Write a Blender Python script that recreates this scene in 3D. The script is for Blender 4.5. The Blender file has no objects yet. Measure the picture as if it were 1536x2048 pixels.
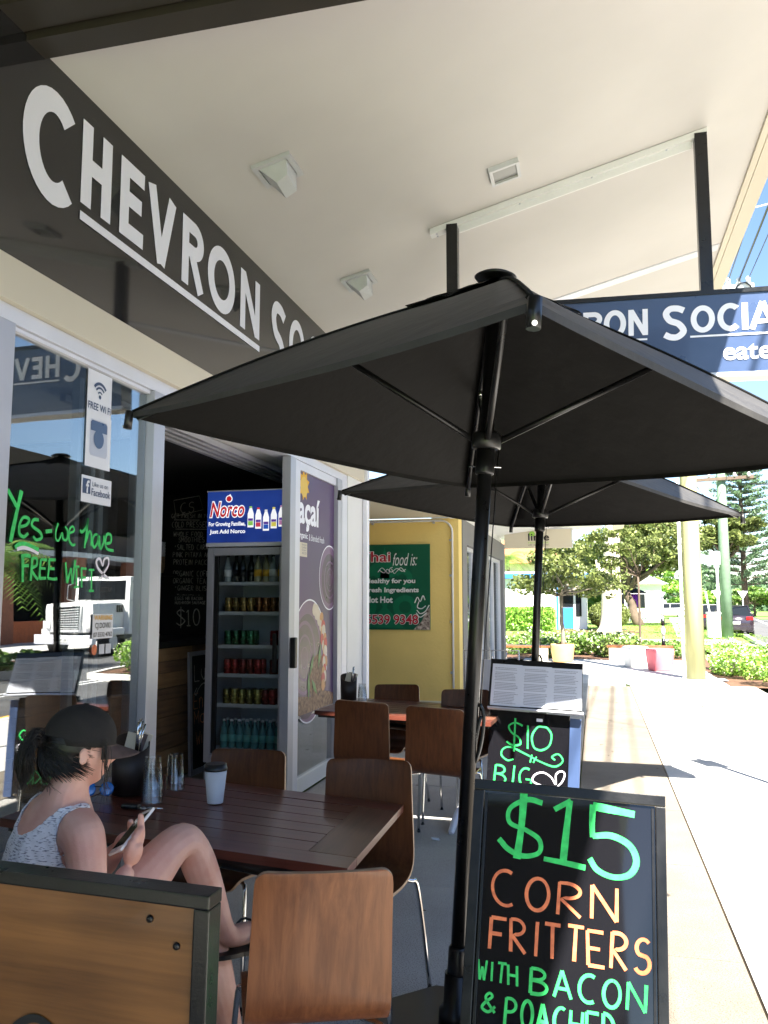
import bpy, bmesh, math, random
from math import radians as R, sin, cos, pi
from mathutils import Vector as V, Matrix, Euler, noise
import numpy as np
random.seed(7); rng = np.random.default_rng(7)
sc = bpy.context.scene
# ------------------------------------------------------------ camera, sky, sun, exposure
cam = bpy.data.cameras.new('camera'); camo = bpy.data.objects.new('camera', cam)
sc.collection.objects.link(camo); sc.camera = camo
cam.sensor_fit = 'VERTICAL'; cam.sensor_height = 24; cam.lens = 1657/2048*24
cam.clip_start = .02; cam.clip_end = 2000
camo.location = (0, 0, 1.5); camo.rotation_euler = (R(90+6.166), 0, R(14.209))
SUN = V((.68, -1.47, 2.11)).normalized()
w = bpy.data.worlds.new('World'); sc.world = w; w.use_nodes = True
nt = w.node_tree; bg = nt.nodes['Background']
sky = nt.nodes.new('ShaderNodeTexSky'); sky.sky_type = 'NISHITA'; sky.sun_disc = False
sky.sun_elevation = math.asin(SUN.z); sky.sun_rotation = math.atan2(SUN.x, SUN.y)
sky.air_density = 1.0; sky.dust_density = .15; sky.ozone_density = 3
nt.links.new(sky.outputs[0], bg.inputs[0]); bg.inputs[1].default_value = .05
sl = bpy.data.lights.new('sun', 'SUN'); sl.energy = 4.8; sl.angle = R(.53); sl.color = (1, .95, .86)
so = bpy.data.objects.new('sun', sl); sc.collection.objects.link(so)
so.rotation_euler = SUN.to_track_quat('Z', 'Y').to_euler()
sc.view_settings.view_transform = 'Standard'; sc.view_settings.look = 'None'
sc.view_settings.gamma = 1; sc.view_settings.use_curve_mapping = False
sc.view_settings.exposure = 2.7
sc.cycles.max_bounces = 8; sc.cycles.diffuse_bounces = 5; sc.cycles.glossy_bounces = 4
sc.cycles.transparent_max_bounces = 16; sc.cycles.transmission_bounces = 6
sc.cycles.use_denoising = True; sc.cycles.sample_clamp_indirect = 8
C = sc.collection

# ------------------------------------------------------------ materials
def mat(name, col, rough=.6, metal=0, var=.12, scale=8, bump=0, bscale=60, spec=.5, coat=0, stretch=None, col2=None, emit=0, sub=0, detail=5):
    m = bpy.data.materials.new(name); m.use_nodes = True; n = m.node_tree; p = n.nodes['Principled BSDF']
    L = n.links.new
    p.inputs['Roughness'].default_value = rough; p.inputs['Metallic'].default_value = metal
    p.inputs['Specular IOR Level'].default_value = spec; p.inputs['Coat Weight'].default_value = coat
    p.inputs['Coat Roughness'].default_value = .06
    c2 = col2 or tuple(max(0, c*(1-var*2)) for c in col)
    tc = n.nodes.new('ShaderNodeTexCoord'); mp = n.nodes.new('ShaderNodeMapping')
    L(tc.outputs['Object'], mp.inputs[0])
    if stretch: mp.inputs['Scale'].default_value = stretch
    if var > 0 or col2:
        t = n.nodes.new('ShaderNodeTexNoise'); t.inputs['Scale'].default_value = scale; t.inputs['Detail'].default_value = detail
        L(mp.outputs[0], t.inputs[0])
        r = n.nodes.new('ShaderNodeValToRGB'); r.color_ramp.elements[0].position = .33; r.color_ramp.elements[1].position = .67
        r.color_ramp.elements[0].color = (*c2, 1); r.color_ramp.elements[1].color = (*col, 1)
        L(t.outputs[0], r.inputs[0]); L(r.outputs[0], p.inputs['Base Color'])
        q = n.nodes.new('ShaderNodeMapRange'); q.inputs[3].default_value = max(0, rough-.08); q.inputs[4].default_value = min(1, rough+.08)
        L(t.outputs[0], q.inputs[0]); L(q.outputs[0], p.inputs['Roughness'])
        if emit: L(r.outputs[0], p.inputs['Emission Color'])
    else:
        p.inputs['Base Color'].default_value = (*col, 1)
        p.inputs['Emission Color'].default_value = (*col, 1)
    if emit: p.inputs['Emission Strength'].default_value = emit
    if bump:
        b = n.nodes.new('ShaderNodeTexNoise'); b.inputs['Scale'].default_value = bscale; b.inputs['Detail'].default_value = 4
        L(mp.outputs[0], b.inputs[0]); u = n.nodes.new('ShaderNodeBump'); u.inputs['Strength'].default_value = bump; u.inputs['Distance'].default_value = .01
        L(b.outputs[0], u.inputs['Height']); L(u.outputs[0], p.inputs['Normal'])
    if sub: p.inputs['Subsurface Weight'].default_value = sub; p.inputs['Subsurface Radius'].default_value = (.01, .004, .002)
    return m
def flat(name, col, rough=.5, **k): return mat(name, col, rough, var=0, **k)
def glass(name, tint=(.85, .92, .9), boost=1.5, base=.03):
    m = bpy.data.materials.new(name); m.use_nodes = True; n = m.node_tree; n.nodes.clear(); L = n.links.new
    o = n.nodes.new('ShaderNodeOutputMaterial'); mx = n.nodes.new('ShaderNodeMixShader')
    t = n.nodes.new('ShaderNodeBsdfTransparent'); t.inputs[0].default_value = (*tint, 1)
    g = n.nodes.new('ShaderNodeBsdfGlossy'); g.inputs['Roughness'].default_value = 0.0
    f = n.nodes.new('ShaderNodeFresnel'); f.inputs[0].default_value = 1.5
    gq = n.nodes.new('ShaderNodeNewGeometry'); io = n.nodes.new('ShaderNodeMath'); io.operation = 'MULTIPLY_ADD'; io.inputs[1].default_value = -.8333; io.inputs[2].default_value = 1.5
    L(gq.outputs['Backfacing'], io.inputs[0]); L(io.outputs[0], f.inputs[0])
    ma = n.nodes.new('ShaderNodeMath'); ma.operation = 'MULTIPLY_ADD'; ma.use_clamp = True
    ma.inputs[1].default_value = boost; ma.inputs[2].default_value = base
    # noise on the normal: old float glass is never perfectly flat
    tc = n.nodes.new('ShaderNodeTexCoord'); nz = n.nodes.new('ShaderNodeTexNoise'); nz.inputs['Scale'].default_value = 1.3
    bp = n.nodes.new('ShaderNodeBump'); bp.inputs['Strength'].default_value = .05; bp.inputs['Distance'].default_value = .02
    L(tc.outputs['Object'], nz.inputs[0]); L(nz.outputs[0], bp.inputs['Height']); L(bp.outputs[0], g.inputs['Normal'])
    L(f.outputs[0], ma.inputs[0]); L(ma.outputs[0], mx.inputs[0]); L(t.outputs[0], mx.inputs[1]); L(g.outputs[0], mx.inputs[2])
    L(mx.outputs[0], o.inputs[0]); return m
def wood(name, c1, c2, rough=.4, axis=2, scale=1.0, coat=0):
    m = bpy.data.materials.new(name); m.use_nodes = True; n = m.node_tree; p = n.nodes['Principled BSDF']; L = n.links.new
    tc = n.nodes.new('ShaderNodeTexCoord'); mp = n.nodes.new('ShaderNodeMapping')
    s = [26*scale]*3; s[axis] = 1.3*scale; mp.inputs['Scale'].default_value = s; L(tc.outputs['Object'], mp.inputs[0])
    a = n.nodes.new('ShaderNodeTexNoise'); a.inputs['Scale'].default_value = 2.2; a.inputs['Detail'].default_value = 8; a.inputs['Roughness'].default_value = .65
    a.inputs['Distortion'].default_value = .35; L(mp.outputs[0], a.inputs[0])
    b = n.nodes.new('ShaderNodeTexNoise'); b.inputs['Scale'].default_value = 3.0; L(tc.outputs['Object'], b.inputs[0])
    ad = n.nodes.new('ShaderNodeMath'); ad.operation = 'MULTIPLY_ADD'; ad.inputs[1].default_value = .5
    L(b.outputs[0], ad.inputs[0]); ml = n.nodes.new('ShaderNodeMath'); ml.operation = 'MULTIPLY'; ml.inputs[1].default_value = .6
    L(a.outputs[0], ml.inputs[0]); L(ml.outputs[0], ad.inputs[2])
    r = n.nodes.new('ShaderNodeValToRGB'); r.color_ramp.elements[0].position = .42; r.color_ramp.elements[1].position = .64
    r.color_ramp.elements[0].color = (*c1, 1); r.color_ramp.elements[1].color = (*c2, 1)
    L(ad.outputs[0], r.inputs[0]); L(r.outputs[0], p.inputs['Base Color'])
    p.inputs['Roughness'].default_value = rough; p.inputs['Coat Weight'].default_value = coat; p.inputs['Coat Roughness'].default_value = .05
    u = n.nodes.new('ShaderNodeBump'); u.inputs['Strength'].default_value = .12; u.inputs['Distance'].default_value = .004
    L(a.outputs[0], u.inputs['Height']); L(u.outputs[0], p.inputs['Normal']); return m
def concrete(name, c1, c2, speck=.5):
    m = bpy.data.materials.new(name); m.use_nodes = True; n = m.node_tree; p = n.nodes['Principled BSDF']; L = n.links.new
    g = n.nodes.new('ShaderNodeNewGeometry')
    a = n.nodes.new('ShaderNodeTexNoise'); a.inputs['Scale'].default_value = 1.1; a.inputs['Detail'].default_value = 9; a.inputs['Roughness'].default_value = .62
    b = n.nodes.new('ShaderNodeTexNoise'); b.inputs['Scale'].default_value = 170; b.inputs['Detail'].default_value = 2
    L(g.outputs['Position'], a.inputs[0]); L(g.outputs['Position'], b.inputs[0])
    r = n.nodes.new('ShaderNodeValToRGB'); r.color_ramp.elements[0].position = .3; r.color_ramp.elements[1].position = .7
    r.color_ramp.elements[0].color = (*c1, 1); r.color_ramp.elements[1].color = (*c2, 1); L(a.outputs[0], r.inputs[0])
    s = n.nodes.new('ShaderNodeValToRGB'); s.color_ramp.elements[0].position = .34; s.color_ramp.elements[1].position = .5
    k = 1-speck; s.color_ramp.elements[0].color = (k, k, k, 1); s.color_ramp.elements[1].color = (1, 1, 1, 1); L(b.outputs[0], s.inputs[0])
    x = n.nodes.new('ShaderNodeMixRGB'); x.blend_type = 'MULTIPLY'; x.inputs[0].default_value = 1
    L(r.outputs[0], x.inputs[1]); L(s.outputs[0], x.inputs[2]); L(x.outputs[0], p.inputs['Base Color'])
    p.inputs['Roughness'].default_value = .82
    u = n.nodes.new('ShaderNodeBump'); u.inputs['Strength'].default_value = .25; u.inputs['Distance'].default_value = .003
    L(b.outputs[0], u.inputs['Height']); L(u.outputs[0], p.inputs['Normal']); return m
def leafmat(name, c1, c2, trans=.25):
    m = bpy.data.materials.new(name); m.use_nodes = True; n = m.node_tree; p = n.nodes['Principled BSDF']; L = n.links.new
    g = n.nodes.new('ShaderNodeNewGeometry'); r = n.nodes.new('ShaderNodeValToRGB')
    r.color_ramp.elements[0].color = (*c1, 1); r.color_ramp.elements[1].color = (*c2, 1)
    L(g.outputs['Random Per Island'], r.inputs[0]); L(r.outputs[0], p.inputs['Base Color']); p.inputs['Roughness'].default_value = .5
    t = n.nodes.new('ShaderNodeBsdfTranslucent'); L(r.outputs[0], t.inputs[0]); mx = n.nodes.new('ShaderNodeMixShader'); mx.inputs[0].default_value = trans
    L(p.outputs[0], mx.inputs[1]); L(t.outputs[0], mx.inputs[2]); L(mx.outputs[0], n.nodes['Material Output'].inputs[0]); return m

M = dict(
 soffit=mat('soffit_paint', (.66, .635, .605), .7, var=.05, scale=.9, bump=.05, bscale=3), cream=mat('cream_paint', (.66, .6, .48), .5, var=.03, scale=1),
 white=mat('white_paint', (.78, .78, .77), .45, var=.03, scale=3), whitegloss=flat('white_vinyl', (.86, .87, .95), .35),
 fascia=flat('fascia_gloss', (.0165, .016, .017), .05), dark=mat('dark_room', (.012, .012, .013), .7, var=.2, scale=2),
 darkbeam=mat('dark_brown_paint', (.045, .038, .03), .4, var=.08, scale=3),
 alu=mat('aluminium_frame', (.52, .53, .59), .38, .4, var=.05, scale=4), alub=mat('pale_aluminium', (.74, .75, .82), .4, .2, var=.04, scale=4),
 steel=mat('chrome', (.7, .7, .7), .12, 1, var=.05, scale=5), black=mat('black_plastic', (.012, .012, .013), .35, var=.2, scale=12),
 blackmetal=mat('black_powder_coat', (.011, .011, .012), .3, .2, var=.2, scale=20, bump=.05, bscale=200),
 canvas=mat('black_canvas', (.0085, .008, .0078), .8, spec=.2, col2=(.006, .0057, .0055), scale=5, bump=.7, bscale=9), canvas_lit=mat('black_canvas_lit_top', (.050, .048, .046), .6, col2=(.034, .032, .031), scale=7, bump=.7, bscale=9),  # same cloth twice: the second is paler, light on its top painted in
 chair=wood('chair_veneer', (.075, .023, .007), (.15, .051, .016), .42, 2, 1, .04), edge=wood('ply_edge', (.25, .15, .09), (.42, .28, .17), .5, 0, 3),
 chairw=wood('chair_veneer_worn', (.13, .040, .012), (.26, .095, .033), .40, 2, .7, .06),
 table=wood('table_timber', (.058, .015, .010), (.12, .034, .022), .28, 0, .8, .12), tabley=wood('table_timber_end', (.075, .028, .016), (.15, .06, .035), .36, 1, .8, .08),
 board=wood('barrier_ply', (.10, .038, .009), (.22, .092, .026), .42, 0, .45, .1), plank=wood('counter_plank', (.10, .055, .028), (.24, .14, .07), .6, 1, .6),
 planky=wood('counter_plank_pale', (.2, .11, .045), (.36, .22, .10), .6, 1, .6),
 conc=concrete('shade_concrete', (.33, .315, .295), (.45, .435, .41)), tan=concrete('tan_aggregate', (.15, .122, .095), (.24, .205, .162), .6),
 pale=concrete('pale_concrete', (.50, .485, .46), (.62, .605, .58), .25), asphalt=concrete('asphalt', (.07, .07, .072), (.12, .12, .12), .4),
 joint=flat('joint_dirt', (.30, .22, .13), .9), glass=glass('window_glass', (.70, .75, .76), 3.4, .07), clear=glass('clear_glass', (.96, .97, .97), 1.1, .025),
 fglass=glass('fridge_glass', (.85, .88, .89), .7, .0), bgloss=flat('blackboard_gloss', (.007, .007, .009), .035, spec=.6),
 chalk=mat('chalkboard', (.012, .013, .014), .5, var=.2, scale=3), green=mat('green_marker', (.035, .66, .14), .5, col2=(.02, .42, .09), scale=45), orange=mat('orange_marker', (.82, .22, .08), .5, col2=(.55, .13, .05), scale=45),
 wmark=flat('white_marker', (.75, .72, .8), .5), chalkw=mat('chalk_white', (.72, .70, .66), .9, var=.25, scale=60), chalko=mat('chalk_orange', (.75, .38, .2), .9, var=.25, scale=60),
 navy=mat('navy_sign', (.042, .070, .15), .3, var=.04, coat=.3), yellow=mat('yellow_wall', (.86, .64, .21), .75, var=.05, scale=1.6, bump=.25, bscale=30),
 tgreen=flat('sign_green', (.004, .10, .05), .35), tgreen2=flat('sign_green_light', (.005, .16, .075), .35), red=flat('sign_red', (.45, .01, .03), .4), grey=mat('grey_render', (.20, .20, .205), .7, var=.06, scale=2),
 purple=mat('poster_purple', (.085, .036, .13), .35, var=.12, scale=1.2), skin=mat('skin', (.74, .45, .36), .5, col2=(.66, .34, .26), scale=14, sub=.08, bump=.10, bscale=260),
 hair=mat('hair', (.010, .0065, .005), .42, var=.3, scale=30), cap=mat('cap_cloth', (.016, .014, .014), .9, var=.2, scale=40, bump=.2, bscale=300), brim=mat('brim_cloth', (.17, .125, .12), .85, var=.15, scale=40),
 shorts=mat('denim_dark', (.03, .035, .05), .8), grass=leafmat('grass_blades', (.10, .20, .02), (.25, .42, .06)), mulch=mat('mulch', (.16, .08, .045), .9, var=.3, scale=10, bump=.5, bscale=20),
 lawn=mat('lawn', (.20, .33, .06), .9, var=.2, scale=5, bump=.5, bscale=80), leafd=leafmat('dark_leaf', (.05, .08, .015), (.26, .30, .09), .35), leafm=leafmat('mid_leaf', (.06, .12, .02), (.2, .33, .06)),
 leafb=leafmat('bright_leaf', (.08, .2, .02), (.3, .5, .07)), leafp=leafmat('pine_needle', (.05, .10, .05), (.12, .2, .09)), leafo=leafmat('dry_leaf', (.3, .2, .05), (.45, .35, .15)), blossom=leafmat('blossom', (.5, .52, .3), (.75, .78, .6)),
 bark=mat('bark', (.12, .085, .06), .9, bump=.6, bscale=20), gum=mat('gum_bark', (.6, .52, .42), .7, var=.12, scale=2), pole=mat('treated_pole', (.42, .41, .20), .8, var=.13, scale=3, stretch=(3, 3, .4), bump=.2, bscale=15),
 gpole=mat('green_pole', (.17, .26, .17), .8, var=.12, scale=3), rubber=flat('tyre_rubber', (.015, .015, .015), .8), carpaint=mat('dark_car_paint', (.03, .022, .03), .2, .3, var=.03, coat=1), carpaint2=mat('silver_car_paint', (.35, .36, .38), .25, .5, var=.03, coat=1),
 carglass=flat('car_glass', (.01, .012, .014), .05), tail=flat('tail_lamp', (.5, .01, .01), .2), lampw=flat('head_lamp', (.7, .7, .7), .1), terra=mat('planter_tan', (.62, .38, .15), .6, var=.05), pink=mat('planter_pink', (.66, .16, .2), .6, var=.04),
 brick=mat('brown_render', (.30, .12, .07), .8, var=.1), cup=mat('paper_cup', (.68, .70, .76), .5, var=.02), blueg=flat('blue_paint', (.02, .16, .5), .5), paper=mat('paper', (.66, .68, .74), .8, var=.03, scale=4), ink=flat('ink', (.2, .2, .24), .7),
 lens=flat('blue_lens', (.01, .2, .7), .08, spec=1), leather=mat('dark_holder', (.03, .018, .014), .5, var=.2, scale=20), yel=flat('line_yellow', (.75, .42, .04), .7), metalw=mat('white_steel', (.6, .61, .62), .4, var=.05))

# ------------------------------------------------------------ mesh helpers
def link(name, data, parent=None, loc=(0, 0, 0), rot=(0, 0, 0)):
    o = bpy.data.objects.new(name, data); C.objects.link(o); o.location = loc; o.rotation_euler = rot
    if parent is not None: o.parent = parent
    return o
def tag(o, label=None, cat=None, group=None, kind=None):
    if label: o['label'] = label
    if cat: o['category'] = cat
    if group: o['group'] = group
    if kind: o['kind'] = kind
    return o
def thing(name, label, cat, loc=(0, 0, 0), rot=(0, 0, 0), group=None):
    return tag(link(name, None, None, loc, rot), label, cat, group)
class B:
    def __init__(s): s.bm = bmesh.new()
    def box(s, c, d, rot=None, mi=0, bev=0):
        r = bmesh.ops.create_cube(s.bm, size=1); vs = r['verts']
        m = Matrix.Translation(c) @ ((rot if isinstance(rot, Matrix) else Euler(rot).to_matrix().to_4x4()) if rot is not None else Matrix()) @ Matrix.Diagonal((*d, 1))
        fs = {f for v in vs for f in v.link_faces}
        for f in fs: f.material_index = mi
        bmesh.ops.transform(s.bm, matrix=m, verts=vs)
        if bev:
            es = {e for v in vs for e in v.link_edges}
            bmesh.ops.bevel(s.bm, geom=list(es), offset=bev, segments=2, affect='EDGES', profile=.7)
        return s
    def lathe(s, prof, n=20, M4=None, mi=0, capb=True, capt=True):
        rings = []
        for r, z in prof:
            rings.append([s.bm.verts.new((M4 or Matrix()) @ V((r*cos(2*pi*k/n), r*sin(2*pi*k/n), z))) for k in range(n)])
        for a, b in zip(rings, rings[1:]):
            for k in range(n):
                f = s.bm.faces.new((a[k], a[(k+1) % n], b[(k+1) % n], b[k])); f.smooth = True; f.material_index = mi
        if capb: s.bm.faces.new(rings[0][::-1]).material_index = mi
        if capt: s.bm.faces.new(rings[-1]).material_index = mi
        return s
    def tube(s, pts, r, n=8, mi=0, cap=True):
        pts = [V(p) for p in pts]; rr = r if isinstance(r, (list, tuple)) else [r]*len(pts); rings = []; up = None
        for i, p in enumerate(pts):
            d = (pts[min(i+1, len(pts)-1)]-pts[max(i-1, 0)]).normalized()
            if up is None: up = d.orthogonal().normalized()
            up = (up-d*up.dot(d)).normalized(); sd = d.cross(up)
            rings.append([s.bm.verts.new(p+(up*cos(2*pi*k/n)+sd*sin(2*pi*k/n))*rr[i]) for k in range(n)])
        for a, b in zip(rings, rings[1:]):
            for k in range(n):
                f = s.bm.faces.new((a[k], a[(k+1) % n], b[(k+1) % n], b[k])); f.smooth = True; f.material_index = mi
        if cap: s.bm.faces.new(rings[0][::-1]).material_index = mi; s.bm.faces.new(rings[-1]).material_index = mi
        return s
    def prism(s, poly, d, M4=None, mi=0):   # poly in xy, depth along z
        A = [s.bm.verts.new((M4 or Matrix()) @ V((x, y, 0))) for x, y in poly]
        Z = [s.bm.verts.new((M4 or Matrix()) @ V((x, y, d))) for x, y in poly]; n = len(poly)
        s.bm.faces.new(A[::-1]).material_index = mi; s.bm.faces.new(Z).material_index = mi
        for k in range(n): s.bm.faces.new((A[k], A[(k+1) % n], Z[(k+1) % n], Z[k])).material_index = mi
        return s
    def done(s, name, m, parent=None, loc=(0, 0, 0), rot=(0, 0, 0), smooth=False, kind=None):
        bmesh.ops.recalc_face_normals(s.bm, faces=s.bm.faces)
        me = bpy.data.meshes.new(name); s.bm.to_mesh(me); s.bm.free()
        for x in (m if isinstance(m, (list, tuple)) else [m]): me.materials.append(x)
        if smooth:
            for p in me.polygons: p.use_smooth = True
        o = link(name, me, parent, loc, rot)
        if kind: o['kind'] = kind
        return o
def box(name, lo, hi, m, parent=None, kind=None, bev=0):
    lo = V(lo); hi = V(hi); c = (lo+hi)/2
    return B().box((0, 0, 0), hi-lo, bev=bev).done(name, m, parent, c, kind=kind)
def smooth_pts(pts, k=6):
    P = [V(p) for p in pts]
    if len(P) < 3: return P
    out = []
    for i in range(len(P)-1):
        a = P[i-1] if i else P[0]*2-P[1]; b, c = P[i], P[i+1]; d = P[i+2] if i+2 < len(P) else P[-1]*2-P[-2]
        for j in range(k):
            t = j/k; out.append(.5*((2*b)+(c-a)*t+(2*a-5*b+4*c-d)*t*t+(3*b-a-3*c+d)*t**3))
    return out+[P[-1]]
def copy_tree(o, parent=None):
    c = o.copy(); C.objects.link(c)
    if parent is not None: c.parent = parent
    for ch in list(o.children): copy_tree(ch, c)
    return c
# local frames: FX = flush with a wall that faces the street (+X): x->+Y, y->Z ; FY = faces the camera (-Y)
FX = (pi/2, 0, pi/2); FY = (pi/2, 0, 0)

# ------------------------------------------------------------ writing
def text(name, s, x0, x1, y0, y1, m, parent, loc, rot, bold=0, shear=0, dz=.003, thick=.001):
    cu = bpy.data.curves.new(name, 'FONT'); cu.body = s; cu.offset = bold; cu.shear = shear; cu.extrude = 0; cu.resolution_u = 4
    t = bpy.data.objects.new(name, cu); C.objects.link(t)
    me = bpy.data.meshes.new_from_object(t.evaluated_get(bpy.context.evaluated_depsgraph_get()))
    bpy.data.objects.remove(t); bpy.data.curves.remove(cu)
    n = len(me.vertices); a = np.empty(n*3, 'f'); me.vertices.foreach_get('co', a); a = a.reshape(-1, 3)
    lo, hi = a.min(0), a.max(0)
    a[:, 0] = x0+(a[:, 0]-lo[0])/(hi[0]-lo[0])*(x1-x0); a[:, 1] = y0+(a[:, 1]-lo[1])/(hi[1]-lo[1])*(y1-y0); a[:, 2] = dz
    me.vertices.foreach_set('co', a.ravel()); me.materials.clear(); me.materials.append(m)
    o = link(name, me, parent, loc, rot); return o
G = {'A': '002640 1232', 'B': '0006 ~0626453303 ~0333413000', 'C': '~452604022041', 'D': '0006 ~062644422000', 'E': '46060040 0333', 'F': '460600 0333', 'G': '~452604022041 414323',
 'H': '0006 4046 0343', 'I': '2026', 'J': '~46422001', 'K': '0006 460340', 'L': '060040', 'M': '0006224640', 'N': '00064046', 'O': '~26040220424426', 'P': '0006 ~0636443303',
 'Q': '~26040220424426 3140', 'R': '0006 ~0636443303 2340', 'S': '~452605143342301001', 'T': '0646 2026', 'U': '~0602204246', 'V': '062046', 'W': '0610243046', 'X': '0640 0046', 'Y': '0623 4600', 'Z': '06460040',
 '0': '~2604022042442635', '1': '152620 1030', '2': '~0526443200 0040', '3': '~05264423 ~23422001', '4': '360242 3036', '5': '460603 ~0324422001', '8': '~261423322012233626', '9': '~4426043344 4420',
 '-': '1333', '&': '~4014263513012042', '.': '2021', ',': '2110', "'": '2526', '*': '1434 2325', '+': '1333 2224',
 'a': '~34140301203133 3430', 'c': '~331403012031', 'd': '~33140301203133 3630', 'e': '~023233241403012031', 'h': '0600 ~0214243330', 'i': '1014', 'l': '1016', 'n': '0400 ~0214243330',
 'o': '~24030120314224', 'r': '0400 ~021434', 's': '~34141332311000', 't': '1610 0434', 'u': '~0402203134 3430', 'v': '042044', 'w': '0410233044', 'y': '0421 4400'}
def glyph(ch):
    out = []
    A = lambda cx, cy, rx, ry, a0, a1, n=20: [(cx+rx*cos(R(a0+(a1-a0)*k/n)), cy+ry*sin(R(a0+(a1-a0)*k/n))) for k in range(n+1)]
    sp = {'O': [A(.333, .5, .31, .5, 80, 445, 28)], '0': [A(.333, .5, .28, .5, 80, 445, 28)], 'C': [A(.40, .5, .38, .5, 62, 300, 24)], 'G': [A(.40, .5, .38, .5, 62, 330, 24), [(.38, .42), (.68, .42), (.69, .22)]],
          'D': [[(0, 1), (0, 0)], [(0, 1)]+A(.08, .5, .52, .5, 85, -85, 18)+[(0, 0)]], 'P': [[(0, 1), (0, 0)], [(0, .98)]+A(.2, .74, .38, .25, 90, -90, 14)+[(0, .47)]],
          'R': [[(0, 1), (0, 0)], [(0, .98)]+A(.2, .76, .38, .23, 90, -90, 14)+[(.05, .50), (.62, 0)]], 'B': [[(0, 1), (0, 0)], [(0, .98)]+A(.2, .77, .34, .22, 90, -90, 12)+[(.05, .53)], [(.05, .53)]+A(.22, .26, .42, .26, 85, -90, 14)+[(0, 0)]],
          'U': [[(0, 1)]+A(.30, .32, .30, .32, 180, 360, 14)+[(.60, 1)]], 'J': [[(.5, 1)]+A(.27, .25, .23, .25, 0, -160, 12)],
          'S': [A(.33, .74, .27, .25, 40, 235, 14)+A(.32, .26, .30, .26, 62, -150, 16)]}
    if ch in sp: return [(True, p[::1] if len(p) < 4 else p) for p in sp[ch]]
    for st in G.get(ch, '').split(' '):
        sm = st.startswith('~'); st = st.lstrip('~')
        st = st[:len(st)//2*2]
        p = [(int(st[i])/6, int(st[i+1])/6) for i in range(0, len(st), 2)]
        if len(p) > 1: out.append((sm, p))
    return out
def ribbon(bm, pts, wd, z=0):
    P = [V((p[0], p[1], 0)) for p in pts]; L = []
    for i, p in enumerate(P):
        d = P[min(i+1, len(P)-1)]-P[max(i-1, 0)]
        if d.length < 1e-6: d = V((1, 0, 0))
        n = V((-d.y, d.x, 0)).normalized()*wd/2*(1+.10*sin(p.x*37+p.y*29))
        L.append((bm.verts.new(p+n+V((0, 0, z))), bm.verts.new(p-n+V((0, 0, z)))))
    for a, b in zip(L, L[1:]):
        try: bm.faces.new((a[0], a[1], b[1], b[0]))
        except ValueError: pass
def hand(name, lines, m, parent, loc, rot, dz=.003):
    """lines: (text, x, y, height, advance, stroke width, slope) in the board's own plane"""
    bm = bmesh.new(); z = dz
    for s, x, y, h, adv, wd, slope in lines:
        cx = x
        if adv < 0: adv = -adv/(sum(.7 if c == ' ' else (.55 if c in 'Iil1' else 1) for c in s)-.28)
        for ch in s:
            if ch == ' ': cx += adv*.7; continue
            ox = -adv*.2 if ch in 'Iil1' and len(s) > 1 else 0
            hh = h*(1+random.uniform(-.05, .05)); jy = random.uniform(-.03, .03)*h; sk = random.uniform(-.05, .07)
            k = adv*.72/(4/6)
            for sm, p in glyph(ch):
                q = [(cx+ox+(px*k)+sk*py*h, y+jy+(cx+px*k-x)*slope+py*hh) for px, py in p]
                if sm and len(q) < 12: q = [(v.x, v.y) for v in smooth_pts([(a, b, 0) for a, b in q], 5 if len(q) > 3 else 1)]
                elif sm: pass
                else:
                    r = []
                    for a, b in zip(q, q[1:]): r += [a]
                    q = r+[q[-1]]
                z += 1e-5
                if sm: ribbon(bm, q, wd, z)
                else:
                    for a, b in zip(q, q[1:]): z += 1e-5; ribbon(bm, [a, b], wd, z)
            cx += adv*(.55 if ch in 'Iil1' and len(s) > 1 else 1)
    me = bpy.data.meshes.new(name); bm.to_mesh(me); bm.free(); me.materials.append(m); o = link(name, me, parent, loc, rot)
    if 'chalk' in name: o['kind'] = 'stuff'
    return o
def strokes(name, polys, m, parent, loc, rot, wd, dz=.004, sm=True):
    bm = bmesh.new(); z = dz
    for p in polys:
        w_ = wd
        if isinstance(p, tuple): p, w_ = p
        z += 3e-5
        ribbon(bm, [(v.x, v.y) for v in smooth_pts([(a, b, 0) for a, b in p], 7)] if sm and len(p) > 2 else p, w_, z)
    me = bpy.data.meshes.new(name); bm.to_mesh(me); bm.free(); me.materials.append(m); o = link(name, me, parent, loc, rot)
    if 'chalk' in name or 'window' in name: o['kind'] = 'stuff'
    return o
def disc(name, cx, cy, rx, ry, m, parent, loc, rot, dz, n=28, inner=0, a0=0, a1=2*pi, clipx=None):
    bm = bmesh.new(); vs = []
    for k in range(n+1):
        a = a0+(a1-a0)*k/n
        def P(f):
            x = cx+rx*f*cos(a); y = cy+ry*f*sin(a)
            if clipx: x = min(max(x, clipx[0]), clipx[1])
            return bm.verts.new((x, y, dz))
        vs.append((P(inner), P(1)))
    for a, b in zip(vs, vs[1:]):
        try: bm.faces.new((a[0], a[1], b[1], b[0]))
        except ValueError: pass
    me = bpy.data.meshes.new(name); bm.to_mesh(me); bm.free(); me.materials.append(m)
    return link(name, me, parent, loc, rot)
def poly(name, pts, m, parent, loc, rot, dz=.003, kind=None):
    me = bpy.data.meshes.new(name); me.from_pydata([(x, y, dz) for x, y in pts], [], [tuple(range(len(pts)))]); me.materials.append(m)
    o = link(name, me, parent, loc, rot)
    if kind: o['kind'] = kind
    return o
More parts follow.
